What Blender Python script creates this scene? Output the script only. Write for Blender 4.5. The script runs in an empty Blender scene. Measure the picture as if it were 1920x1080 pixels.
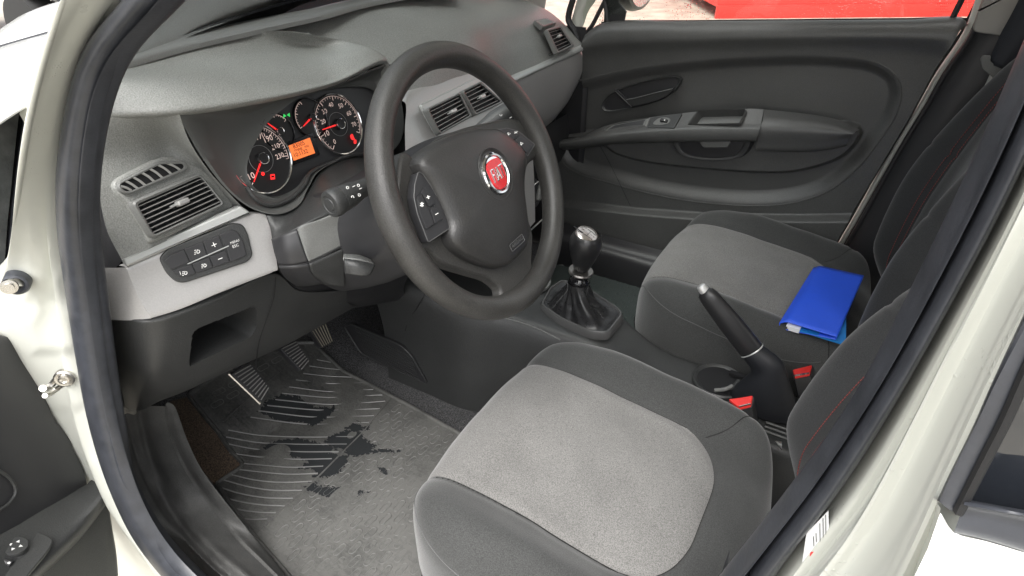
import bpy, math, random
import numpy as np
from mathutils import Vector, Matrix
random.seed(7)
rng = np.random.default_rng(7)
scene = bpy.context.scene
COL = scene.collection
R = math.radians

# ------------------------------------------------------------------ camera
# car frame: x forward, y to the driver's side, z up, z = 0 on the floor of the car, metres
CAM = np.array([-.4426, .9890, 1.0187]); FPX = 1148.3
ROT = np.array([[-0.86115169, -0.50832413, -0.00493463], [-0.27358011, 0.47160982, -0.83829476], [0.42845267, -0.72054893, -0.54519497]])
cd = bpy.data.cameras.new('camera'); cam = bpy.data.objects.new('camera', cd); COL.objects.link(cam)
r_, d_, f_ = [Vector(a) for a in ROT]
m_ = Matrix((r_, -d_, -f_)).transposed().to_4x4(); m_.translation = Vector(CAM)
cam.matrix_world = m_
cd.sensor_width = 36; cd.lens = FPX / 1920 * 36; cd.clip_start = .02; cd.clip_end = 400
scene.camera = cam
scene.render.resolution_x = 1024; scene.render.resolution_y = 576

# ------------------------------------------------------------------ daylight (bright overcast)
SUN_EL, SUN_AZ = R(62), R(108)          # azimuth of the sun measured from +x towards +y
w = bpy.data.worlds.new('World'); scene.world = w; w.use_nodes = True
nt = w.node_tree; bg = nt.nodes['Background']
sky = nt.nodes.new('ShaderNodeTexSky'); sky.sky_type = 'NISHITA'; sky.sun_disc = False
sky.sun_elevation = SUN_EL; sky.sun_rotation = math.pi / 2 - SUN_AZ
sky.air_density = 1.0; sky.dust_density = 5.0; sky.ozone_density = .6
mixs = nt.nodes.new('ShaderNodeMix'); mixs.data_type = 'RGBA'; mixs.inputs[0].default_value = .72
hsv = nt.nodes.new('ShaderNodeHueSaturation'); hsv.inputs['Saturation'].default_value = .18
nt.links.new(sky.outputs[0], hsv.inputs['Color']); nt.links.new(hsv.outputs[0], bg.inputs['Color'])
nt.nodes.remove(mixs)
bg.inputs['Strength'].default_value = .15
sd = bpy.data.lights.new('sun', 'SUN'); sun = bpy.data.objects.new('sun', sd); COL.objects.link(sun)
sd.energy = 1.0; sd.angle = R(60); sd.color = (1, .97, .92)
sdir = Vector((math.cos(SUN_EL) * math.cos(SUN_AZ), math.cos(SUN_EL) * math.sin(SUN_AZ), math.sin(SUN_EL)))
sun.rotation_euler = sdir.to_track_quat('Z', 'Y').to_euler()
vs = scene.view_settings; vs.view_transform = 'Standard'; vs.look = 'None'; vs.gamma = 1; vs.exposure = 1.5
vs.use_curve_mapping = False
scene.render.engine = 'CYCLES'
scene.cycles.max_bounces = 14; scene.cycles.diffuse_bounces = 8; scene.cycles.glossy_bounces = 5; scene.cycles.transparent_max_bounces = 16

# ------------------------------------------------------------------ measuring from the camera station
def ray(px, py): return ROT.T @ np.array([(px - 960) / FPX, (py - 540) / FPX, 1.])
def PN(px, py, pl):
    n, k = pl; v = ray(px, py); t = (k - n @ CAM) / (n @ v); return Vector(CAM + t * v)
def pX(px, py, x): return PN(px, py, (np.array([1., 0, 0]), x))
def pY(px, py, y): return PN(px, py, (np.array([0, 1., 0]), y))
def pZ(px, py, z): return PN(px, py, (np.array([0, 0, 1.]), z))
def plane3(a, b, c, off=0):
    a, b, c = [np.array(v, float) for v in (a, b, c)]
    n = np.cross(b - a, c - a); n /= np.linalg.norm(n)
    if n @ (CAM - a) < 0: n = -n
    return (n, n @ a + off)
def shift(pl, off): return (pl[0], pl[1] + off)
def proj(P):
    q = (np.asarray(P, float) - CAM) @ ROT.T
    return q[..., :2] / q[..., 2:3] * FPX + np.array([960, 540])
def V(*a): return Vector(a)

# ------------------------------------------------------------------ materials
MATS = {}
def mat(name, col, rough=.5, metal=0., spec=.5, bump=0., bscale=400., var=0., vscale=20., coat=0., sheen=0., detail=3, emit=None, aniso=None, bdist=.001, speck=0.):
    m = bpy.data.materials.new(name); m.use_nodes = True; n = m.node_tree; b = n.nodes['Principled BSDF']
    b.inputs['Base Color'].default_value = (*col, 1); b.inputs['Roughness'].default_value = rough
    b.inputs['Metallic'].default_value = metal; b.inputs['Specular IOR Level'].default_value = spec
    b.inputs['Coat Weight'].default_value = coat; b.inputs['Coat Roughness'].default_value = .05
    b.inputs['Sheen Weight'].default_value = sheen; b.inputs['Sheen Roughness'].default_value = .5
    tc = n.nodes.new('ShaderNodeTexCoord'); out = tc.outputs['Object']
    if aniso:
        mp = n.nodes.new('ShaderNodeMapping'); mp.inputs['Scale'].default_value = aniso
        n.links.new(out, mp.inputs[0]); out = mp.outputs[0]
    if bump:
        t = n.nodes.new('ShaderNodeTexNoise'); t.inputs['Scale'].default_value = bscale; t.inputs['Detail'].default_value = detail
        n.links.new(out, t.inputs['Vector'])
        bp = n.nodes.new('ShaderNodeBump'); bp.inputs['Strength'].default_value = bump; bp.inputs['Distance'].default_value = bdist
        n.links.new(t.outputs['Fac'], bp.inputs['Height']); n.links.new(bp.outputs[0], b.inputs['Normal'])
    if bump and speck:
        sm = n.nodes.new('ShaderNodeMapRange'); sm.inputs[1].default_value = .3; sm.inputs[2].default_value = .7; sm.inputs[3].default_value = 1 - speck; sm.inputs[4].default_value = 1 + speck
        t9 = n.nodes.new('ShaderNodeTexNoise'); t9.inputs['Scale'].default_value = 620; t9.inputs['Detail'].default_value = 2
        n.links.new(tc.outputs['Object'], t9.inputs['Vector']); n.links.new(t9.outputs['Fac'], sm.inputs[0])
        m9 = n.nodes.new('ShaderNodeMix'); m9.data_type = 'RGBA'; m9.blend_type = 'MULTIPLY'; m9.inputs[0].default_value = 1
        m9.inputs[6].default_value = (*col, 1); n.links.new(sm.outputs[0], m9.inputs[7]); n.links.new(m9.outputs[2], b.inputs['Base Color'])
    if var:
        t2 = n.nodes.new('ShaderNodeTexNoise'); t2.inputs['Scale'].default_value = vscale; t2.inputs['Detail'].default_value = 6
        t2.inputs['Roughness'].default_value = .65
        n.links.new(tc.outputs['Object'], t2.inputs['Vector'])
        mr = n.nodes.new('ShaderNodeMapRange'); mr.inputs[1].default_value = .3; mr.inputs[2].default_value = .7
        mr.inputs[3].default_value = 1 - var; mr.inputs[4].default_value = 1 + var
        n.links.new(t2.outputs['Fac'], mr.inputs[0])
        mx = n.nodes.new('ShaderNodeMix'); mx.data_type = 'RGBA'; mx.blend_type = 'MULTIPLY'; mx.inputs[0].default_value = 1
        mx.inputs[6].default_value = (*col, 1)
        if bump and speck: n.links.new(m9.outputs[2], mx.inputs[6])
        n.links.new(mr.outputs[0], mx.inputs[7]); n.links.new(mx.outputs[2], b.inputs['Base Color'])
        mr2 = n.nodes.new('ShaderNodeMapRange'); mr2.inputs[1].default_value = .3; mr2.inputs[2].default_value = .7
        mr2.inputs[3].default_value = rough - .07; mr2.inputs[4].default_value = min(1, rough + .07)
        n.links.new(t2.outputs['Fac'], mr2.inputs[0]); n.links.new(mr2.outputs[0], b.inputs['Roughness'])
    if emit:
        b.inputs['Emission Color'].default_value = (*emit[0], 1); b.inputs['Emission Strength'].default_value = emit[1]
    MATS[name] = m; return m
def melange(name, c1, c2, scale, bump=.4, rough=.9, sheen=.3, stretch=(1, 1, 1), pos=.5):
    m = mat(name, c1, rough, sheen=sheen, spec=.25); n = m.node_tree; b = n.nodes['Principled BSDF']
    tc = n.nodes.new('ShaderNodeTexCoord'); mp = n.nodes.new('ShaderNodeMapping'); mp.inputs['Scale'].default_value = stretch
    n.links.new(tc.outputs['Object'], mp.inputs[0])
    t = n.nodes.new('ShaderNodeTexNoise'); t.inputs['Scale'].default_value = scale; t.inputs['Detail'].default_value = 3; t.inputs['Roughness'].default_value = .7
    n.links.new(mp.outputs[0], t.inputs['Vector'])
    cr = n.nodes.new('ShaderNodeValToRGB'); cr.color_ramp.elements[0].position = pos - .14; cr.color_ramp.elements[1].position = pos + .14
    cr.color_ramp.elements[0].color = (*c1, 1); cr.color_ramp.elements[1].color = (*c2, 1)
    n.links.new(t.outputs['Fac'], cr.inputs[0])
    t2 = n.nodes.new('ShaderNodeTexNoise'); t2.inputs['Scale'].default_value = 9; t2.inputs['Detail'].default_value = 4
    n.links.new(tc.outputs['Object'], t2.inputs['Vector'])
    mr = n.nodes.new('ShaderNodeMapRange'); mr.inputs[1].default_value = .3; mr.inputs[2].default_value = .7; mr.inputs[3].default_value = .88; mr.inputs[4].default_value = 1.1
    n.links.new(t2.outputs['Fac'], mr.inputs[0])
    mx = n.nodes.new('ShaderNodeMix'); mx.data_type = 'RGBA'; mx.blend_type = 'MULTIPLY'; mx.inputs[0].default_value = 1
    n.links.new(cr.outputs[0], mx.inputs[6]); n.links.new(mr.outputs[0], mx.inputs[7]); n.links.new(mx.outputs[2], b.inputs['Base Color'])
    bp = n.nodes.new('ShaderNodeBump'); bp.inputs['Strength'].default_value = bump; bp.inputs['Distance'].default_value = .001
    n.links.new(t.outputs['Fac'], bp.inputs['Height']); n.links.new(bp.outputs[0], b.inputs['Normal'])
    return m
def thin_glass(name, tint, wet=0., gl=.08):
    m = bpy.data.materials.new(name); m.use_nodes = True; n = m.node_tree; n.nodes.clear()
    o = n.nodes.new('ShaderNodeOutputMaterial'); mx = n.nodes.new('ShaderNodeMixShader')
    tr = n.nodes.new('ShaderNodeBsdfTransparent'); tr.inputs[0].default_value = (*tint, 1)
    g = n.nodes.new('ShaderNodeBsdfGlossy'); g.inputs['Roughness'].default_value = .02
    fr = n.nodes.new('ShaderNodeFresnel'); fr.inputs[0].default_value = 1.5
    n.links.new(fr.outputs[0], mx.inputs[0]); n.links.new(tr.outputs[0], mx.inputs[1]); n.links.new(g.outputs[0], mx.inputs[2])
    n.links.new(mx.outputs[0], o.inputs[0])
    MATS[name] = m; return m
mat('dark_plastic', (.035, .036, .036), .41, bump=.45, bscale=560, var=.12, vscale=6, bdist=.0009, speck=.22)
mat('dash_skin', (.225, .230, .219), .38, bump=.6, bscale=520, var=.10, vscale=5, bdist=.0011, speck=.22)
mat('black_plastic', (.025, .025, .027), .42, bump=.25, bscale=1200, bdist=.0005)
mat('gloss_black', (.010, .010, .011), .12)
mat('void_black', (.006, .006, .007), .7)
mat('grey_trim', (.15, .153, .148), .42, bump=.3, bscale=900, bdist=.0005, speck=.12)
mat('silver_trim', (.39, .383, .377), .36, metal=.3, bump=.12, bscale=900, var=.05, vscale=8, bdist=.0005, speck=.06)
mat('bright_trim', (.50, .50, .49), .28, metal=.55)
mat('chrome', (.80, .80, .80), .10, metal=1.)
mat('steel', (.55, .53, .49), .28, metal=1., var=.2, vscale=60)
mat('wheel_skin', (.037, .036, .034), .41, bump=.45, bscale=620, var=.2, vscale=14, bdist=.0009, speck=.3)
mat('hub_skin', (.030, .0295, .029), .38, bump=.5, bscale=600, var=.12, vscale=10, bdist=.0008, speck=.2)
mat('cream_paint', (.61, .62, .565), .34, coat=.35, var=.03, vscale=7)
def add_drops(m, scale=300, lo=.50):
    n = m.node_tree; b = n.nodes['Principled BSDF']; tc = n.nodes.new('ShaderNodeTexCoord')
    v = n.nodes.new('ShaderNodeTexVoronoi'); v.inputs['Scale'].default_value = scale; n.links.new(tc.outputs['Object'], v.inputs['Vector'])
    z = n.nodes.new('ShaderNodeTexNoise'); z.inputs['Scale'].default_value = 22; z.inputs['Detail'].default_value = 6; n.links.new(tc.outputs['Object'], z.inputs['Vector'])
    mr = n.nodes.new('ShaderNodeMapRange'); mr.inputs[1].default_value = lo; mr.inputs[2].default_value = lo + .2; mr.inputs[3].default_value = 0; mr.inputs[4].default_value = .38; n.links.new(z.outputs['Fac'], mr.inputs[0])
    sb = n.nodes.new('ShaderNodeMath'); sb.operation = 'SUBTRACT'; sb.use_clamp = True; n.links.new(mr.outputs[0], sb.inputs[0]); n.links.new(v.outputs['Distance'], sb.inputs[1])
    sq = n.nodes.new('ShaderNodeMath'); sq.operation = 'POWER'; sq.inputs[1].default_value = .5; n.links.new(sb.outputs[0], sq.inputs[0])
    bp = n.nodes.new('ShaderNodeBump'); bp.inputs['Strength'].default_value = .5; bp.inputs['Distance'].default_value = .0012
    n.links.new(sq.outputs[0], bp.inputs['Height']); n.links.new(bp.outputs[0], b.inputs['Normal']); n.links.new(bp.outputs[0], b.inputs['Coat Normal'])
add_drops(MATS['cream_paint'])
mat('glare_paint', (.82, .82, .78), .25, coat=.8)  # cream body paint with its overexposed glare put into the colour
mat('rubber_seal', (.038, .041, .049), .38, bump=.3, bscale=300, var=.25, vscale=40, bdist=.0006)
mat('sill_plastic', (.075, .075, .073), .62, bump=.6, bscale=500, var=.4, vscale=14, bdist=.0009, speck=.2)
mat('leather_black', (.020, .020, .021), .30, bump=.5, bscale=500, var=.2, vscale=60)
mat('dial_black', (.012, .012, .013), .55)
mat('door_skin', (.082, .083, .081), .35, bump=.5, bscale=520, var=.10, vscale=5, bdist=.0009, speck=.2)
mat('knob_black', (.016, .016, .017), .30)
mat('grip_black', (.018, .018, .019), .36, bump=.2, bscale=900, bdist=.0004)
mat('boot_black', (.010, .011, .014), .55, bump=.15, bscale=300)
mat('cap_metal', (.55, .50, .47), .25, metal=.9)
mat('steel_dark', (.25, .235, .22), .3, metal=.9)
mat('gloss_trim', (.075, .075, .075), .25)
mat('button_silver', (.62, .62, .61), .3, metal=.5)
mat('webbing', (.018, .02, .026), .7, bump=.5, bscale=500)
mat('rear_glass', (.012, .014, .018), .06, coat=1.)
mat('sail_glass', (.22, .23, .22), .10, coat=1., var=.5, vscale=18)  # reflections on the quarter glass painted in as mottled grey
mat('mat_pad', (.13, .13, .125), .5)
mat('mat_far', (.045, .055, .053), .42, bump=.3, bscale=200)
mat('rib_dusty', (.22, .20, .16), .6)
mat('surround', (.085, .088, .085), .42, bump=.15, bscale=900, bdist=.0004)
mat('slat_highlight', (.26, .26, .25), .32)  # highlight along the slat edges put into the colour
mat('lip_highlight', (.12, .12, .125), .35)
mat('moulded_grey', (.085, .085, .085), .5)
mat('mark_white', (.80, .80, .78), .5)
mat('mark_grey', (.22, .22, .22), .5)
mat('mark_warm', (.85, .70, .65), .5, emit=((1, .70, .62), .1))
mat('red_plastic', (.72, .035, .03), .38)
mat('red_light', (.8, .02, .02), .4, emit=((1, .03, .03), .3))
mat('green_light', (.02, .4, .08), .4, emit=((.05, .8, .15), .25))
mat('amber_screen', (.7, .16, .03), .4, emit=((1, .22, .06), .28))
mat('amber_dark', (.10, .03, .02), .5)
mat('red_paint', (.75, .035, .028), .35, emit=None, var=.08, vscale=3)
mat('badge_red', (.62, .02, .025), .25, coat=.6)
mat('red_thread', (.28, .06, .055), .8)
mat('dark_thread', (.008, .008, .008), .9)
mat('blue_cover', (.028, .105, .75), .34, bump=.25, bscale=25, var=.05)
mat('blue_inside', (.015, .20, .55), .4)
mat('paper', (.82, .83, .85), .8)
mat('label_white', (.80, .81, .82), .4)
mat('label_green', (.35, .62, .55), .5)
mat('dark_paint', (.02, .021, .024), .12, coat=1.)
mat('tyre', (.02, .02, .02), .8)
melange('light_fabric', (.098, .096, .092), (.222, .217, .209), 640, bump=.35)
melange('dark_fabric', (.028, .029, .028), (.062, .063, .062), 700, bump=.35, stretch=(1, 1, 1))
melange('black_fabric', (.018, .019, .020), (.042, .043, .044), 700, bump=.3)
melange('carpet', (.012, .012, .013), (.14, .14, .145), 420, bump=1., rough=1, pos=.56)
melange('brown_carpet', (.02, .016, .012), (.12, .085, .06), 420, bump=1., rough=1, pos=.52)
def rubber_mat_material():
    m = mat('mat_rubber', (.06, .06, .058), .45); n = m.node_tree; b = n.nodes['Principled BSDF']
    tc = n.nodes.new('ShaderNodeTexCoord')
    t = n.nodes.new('ShaderNodeTexNoise'); t.inputs['Scale'].default_value = 7; t.inputs['Detail'].default_value = 9; t.inputs['Roughness'].default_value = .7
    n.links.new(tc.outputs['Object'], t.inputs['Vector'])
    mp = n.nodes.new('ShaderNodeMapping'); mp.inputs['Rotation'].default_value = (0, 0, .9); mp.inputs['Scale'].default_value = (12, 260, 10)
    n.links.new(tc.outputs['Object'], mp.inputs[0])
    t2 = n.nodes.new('ShaderNodeTexNoise'); t2.inputs['Scale'].default_value = 1; t2.inputs['Detail'].default_value = 4
    n.links.new(mp.outputs[0], t2.inputs['Vector'])
    t3 = n.nodes.new('ShaderNodeTexNoise'); t3.inputs['Scale'].default_value = 120; t3.inputs['Detail'].default_value = 6; t3.inputs['Distortion'].default_value = 1.5
    n.links.new(tc.outputs['Object'], t3.inputs['Vector'])
    a = n.nodes.new('ShaderNodeMath'); a.operation = 'MULTIPLY_ADD'; a.inputs[1].default_value = .25; n.links.new(t2.outputs['Fac'], a.inputs[0]); n.links.new(t.outputs['Fac'], a.inputs[2])
    a2 = n.nodes.new('ShaderNodeMath'); a2.operation = 'MULTIPLY_ADD'; a2.inputs[1].default_value = .45; n.links.new(t3.outputs['Fac'], a2.inputs[0]); n.links.new(a.outputs[0], a2.inputs[2])
    # dust lies thicker towards the heel of the mat (x small)
    sp = n.nodes.new('ShaderNodeSeparateXYZ'); n.links.new(tc.outputs['Object'], sp.inputs[0])
    mr0 = n.nodes.new('ShaderNodeMapRange'); mr0.inputs[1].default_value = .32; mr0.inputs[2].default_value = -.05; mr0.inputs[3].default_value = -.10; mr0.inputs[4].default_value = .12
    n.links.new(sp.outputs[0], mr0.inputs[0])
    a3 = n.nodes.new('ShaderNodeMath'); a3.operation = 'ADD'; n.links.new(a2.outputs[0], a3.inputs[0]); n.links.new(mr0.outputs[0], a3.inputs[1])
    cr = n.nodes.new('ShaderNodeValToRGB'); e = cr.color_ramp.elements
    e[0].position = .62; e[0].color = (.030, .031, .031, 1); e[1].position = 1.0; e[1].color = (.118, .117, .111, 1)
    n.links.new(a3.outputs[0], cr.inputs[0]); n.links.new(cr.outputs[0], b.inputs['Base Color'])
    mr = n.nodes.new('ShaderNodeMapRange'); mr.inputs[1].default_value = .6; mr.inputs[2].default_value = 1.0; mr.inputs[3].default_value = .32; mr.inputs[4].default_value = .62
    n.links.new(a3.outputs[0], mr.inputs[0]); n.links.new(mr.outputs[0], b.inputs['Roughness'])
    bp = n.nodes.new('ShaderNodeBump'); bp.inputs['Strength'].default_value = .5; bp.inputs['Distance'].default_value = .0012
    n.links.new(t3.outputs['Fac'], bp.inputs['Height']); n.links.new(bp.outputs[0], b.inputs['Normal'])
rubber_mat_material()
mat('mat_wet', (.030, .032, .034), .22)
mat('mat_rib', (.18, .18, .178), .42)
def wet_glass(name, tint):
    m = thin_glass(name, tint); n = m.node_tree
    g = [a for a in n.nodes if a.type == 'BSDF_GLOSSY'][0]; mx = [a for a in n.nodes if a.type == 'MIX_SHADER'][0]
    tc = n.nodes.new('ShaderNodeTexCoord'); v = n.nodes.new('ShaderNodeTexVoronoi'); v.inputs['Scale'].default_value = 200
    nz = n.nodes.new('ShaderNodeTexNoise'); nz.inputs['Scale'].default_value = 14; nz.inputs['Detail'].default_value = 5
    n.links.new(tc.outputs['Object'], v.inputs['Vector']); n.links.new(tc.outputs['Object'], nz.inputs['Vector'])
    # small separate drops: voronoi cells whose radius follows the noise
    mr = n.nodes.new('ShaderNodeMapRange'); mr.inputs[1].default_value = .42; mr.inputs[2].default_value = .75; mr.inputs[3].default_value = .05; mr.inputs[4].default_value = .42
    n.links.new(nz.outputs['Fac'], mr.inputs[0])
    lt = n.nodes.new('ShaderNodeMath'); lt.operation = 'LESS_THAN'; n.links.new(v.outputs['Distance'], lt.inputs[0]); n.links.new(mr.outputs[0], lt.inputs[1])
    drop = n.nodes.new('ShaderNodeBsdfRefraction'); drop.inputs['IOR'].default_value = 1.33; drop.inputs['Roughness'].default_value = .15; drop.inputs['Color'].default_value = (.8, .8, .8, 1)
    bp = n.nodes.new('ShaderNodeBump'); bp.inputs['Strength'].default_value = 1; bp.inputs['Distance'].default_value = .01; bp.invert = True
    n.links.new(v.outputs['Distance'], bp.inputs['Height']); n.links.new(bp.outputs[0], drop.inputs['Normal'])
    m2 = n.nodes.new('ShaderNodeMixShader'); n.links.new(lt.outputs[0], m2.inputs[0]); n.links.new(mx.outputs[0], m2.inputs[1]); n.links.new(drop.outputs[0], m2.inputs[2])
    o = [a for a in n.nodes if a.type == 'OUTPUT_MATERIAL'][0]; n.links.new(m2.outputs[0], o.inputs[0])
thin_glass('clear_glass', (.90, .94, .92))
thin_glass('water', (.97, .97, .97))
wet_glass('wet_glass', (.88, .92, .88))

# ------------------------------------------------------------------ geometry tools
def cr(pts, n, closed=False, keep=None):
    """Catmull-Rom through pts, resampled to n points by arc length."""
    P = np.array([list(p) for p in pts], float)
    if len(P) == 2: return [Vector(P[0] + (P[1] - P[0]) * t) for t in np.linspace(0, 1, n)]
    if closed: Q = np.vstack([P[-1], P, P[0], P[1]])
    else: Q = np.vstack([2 * P[0] - P[1], P, 2 * P[-1] - P[-2]])
    out = []; sub = 14
    for i in range(1, len(Q) - 2):
        a, b, c, d = Q[i - 1], Q[i], Q[i + 1], Q[i + 2]
        # centripetal parameters
        t0 = 0; t1 = t0 + max(np.linalg.norm(b - a), 1e-7) ** .5; t2 = t1 + max(np.linalg.norm(c - b), 1e-7) ** .5; t3 = t2 + max(np.linalg.norm(d - c), 1e-7) ** .5
        for t in np.linspace(t1, t2, sub, endpoint=False):
            A1 = (t1 - t) / (t1 - t0) * a + (t - t0) / (t1 - t0) * b; A2 = (t2 - t) / (t2 - t1) * b + (t - t1) / (t2 - t1) * c; A3 = (t3 - t) / (t3 - t2) * c + (t - t2) / (t3 - t2) * d
            B1 = (t2 - t) / (t2 - t0) * A1 + (t - t0) / (t2 - t0) * A2; B2 = (t3 - t) / (t3 - t1) * A2 + (t - t1) / (t3 - t1) * A3
            out.append((t2 - t) / (t2 - t1) * B1 + (t - t1) / (t2 - t1) * B2)
    out.append(Q[-2] if not closed else out[0])
    O = np.array(out); L = np.concatenate([[0], np.cumsum(np.linalg.norm(np.diff(O, axis=0), axis=1))])
    s = np.linspace(0, L[-1], n + 1)[:-1] if closed else np.linspace(0, L[-1], n)
    return [Vector([np.interp(u, L, O[:, k]) for k in range(O.shape[1])]) for u in s]
def crn(pts, per):
    P = [Vector(p) for p in pts]; n = len(P); out = []
    for i in range(n):
        a, b, c, d = P[i - 1], P[i], P[(i + 1) % n], P[(i + 2) % n]
        for k in range(per):
            t = k / per; out.append(.5 * ((2 * b) + (c - a) * t + (2 * a - 5 * b + 4 * c - d) * t * t + (3 * b - a - 3 * c + d) * t ** 3))
    return out
def smooth(l, k=6):
    P = np.array([list(p) for p in l])
    for _ in range(k):
        Q = P.copy(); Q[1:-1] = (P[:-2] + 2 * P[1:-1] + P[2:]) / 4; P = Q
    return [Vector(p) for p in P]
def spl(rows, k):
    R_ = [list(r) for r in rows]; n = len(R_); out = []
    for i in range(n - 1):
        A, B, C_, D = R_[max(i - 1, 0)], R_[i], R_[i + 1], R_[min(i + 2, n - 1)]
        for q in range(k):
            t = q / k; out.append([.5 * ((2 * b) + (c - a) * t + (2 * a - 5 * b + 4 * c - d) * t * t + (3 * b - a - 3 * c + d) * t ** 3) for a, b, c, d in zip(A, B, C_, D)])
    out.append(R_[-1]); return out
def match(a, b):
    d = cr(b, 500); D = np.array([list(p) for p in d]); out = []; last = 0
    for i, p in enumerate(a):
        k = int(np.argmin(((D[last:] - np.array(list(p))) ** 2).sum(1))) + last
        if i == 0: k = 0
        if i == len(a) - 1: k = 499
        last = min(k, 499); out.append(Vector(D[k]))
    return smooth(out, 30)
def lin(pts, n, closed=False):
    O = np.array([list(p) for p in pts] + ([list(pts[0])] if closed else []), float)
    L = np.concatenate([[0], np.cumsum(np.linalg.norm(np.diff(O, axis=0), axis=1))])
    s = np.linspace(0, L[-1], n + 1)[:-1] if closed else np.linspace(0, L[-1], n)
    return [Vector([np.interp(u, L, O[:, k]) for k in range(O.shape[1])]) for u in s]
def rc(pts, r, n=5):
    """closed polygon with every corner rounded; r a number or one per corner"""
    out = []; N = len(pts)
    for i in range(N):
        a, b, c = [Vector(pts[j % N]) for j in (i - 1, i, i + 1)]
        ri = r[i] if isinstance(r, (list, tuple)) else r
        u = (a - b); v = (c - b); ru = min(ri, u.length * .49); rv = min(ri, v.length * .49)
        p = b + u.normalized() * ru; q = b + v.normalized() * rv
        for k in range(n + 1):
            t = k / n; out.append((1 - t) ** 2 * p + 2 * t * (1 - t) * b + t * t * q)
    return out
def inpoly(X, Y, poly):
    X = np.asarray(X); Y = np.asarray(Y); c = np.zeros(X.shape, bool); j = len(poly) - 1
    for i in range(len(poly)):
        xi, yi = poly[i]; xj, yj = poly[j]
        if yi != yj: c ^= ((yi > Y) != (yj > Y)) & (X < (xj - xi) * (Y - yi) / (yj - yi) + xi)
        j = i
    return c
def sdist(X, Y, poly, closed=True):
    d = np.full(np.shape(X), 1e9); n = len(poly)
    for i in range(n if closed else n - 1):
        ax, ay = poly[i]; bx, by = poly[(i + 1) % n]; dx, dy = bx - ax, by - ay
        t = np.clip(((X - ax) * dx + (Y - ay) * dy) / max(dx * dx + dy * dy, 1e-12), 0, 1)
        d = np.minimum(d, np.hypot(X - ax - t * dx, Y - ay - t * dy))
    if closed: d = np.where(inpoly(X, Y, poly), -d, d)
    return d
def sstep(a, b, x):
    t = np.clip((x - a) / (b - a), 0, 1); return t * t * (3 - 2 * t)

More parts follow.
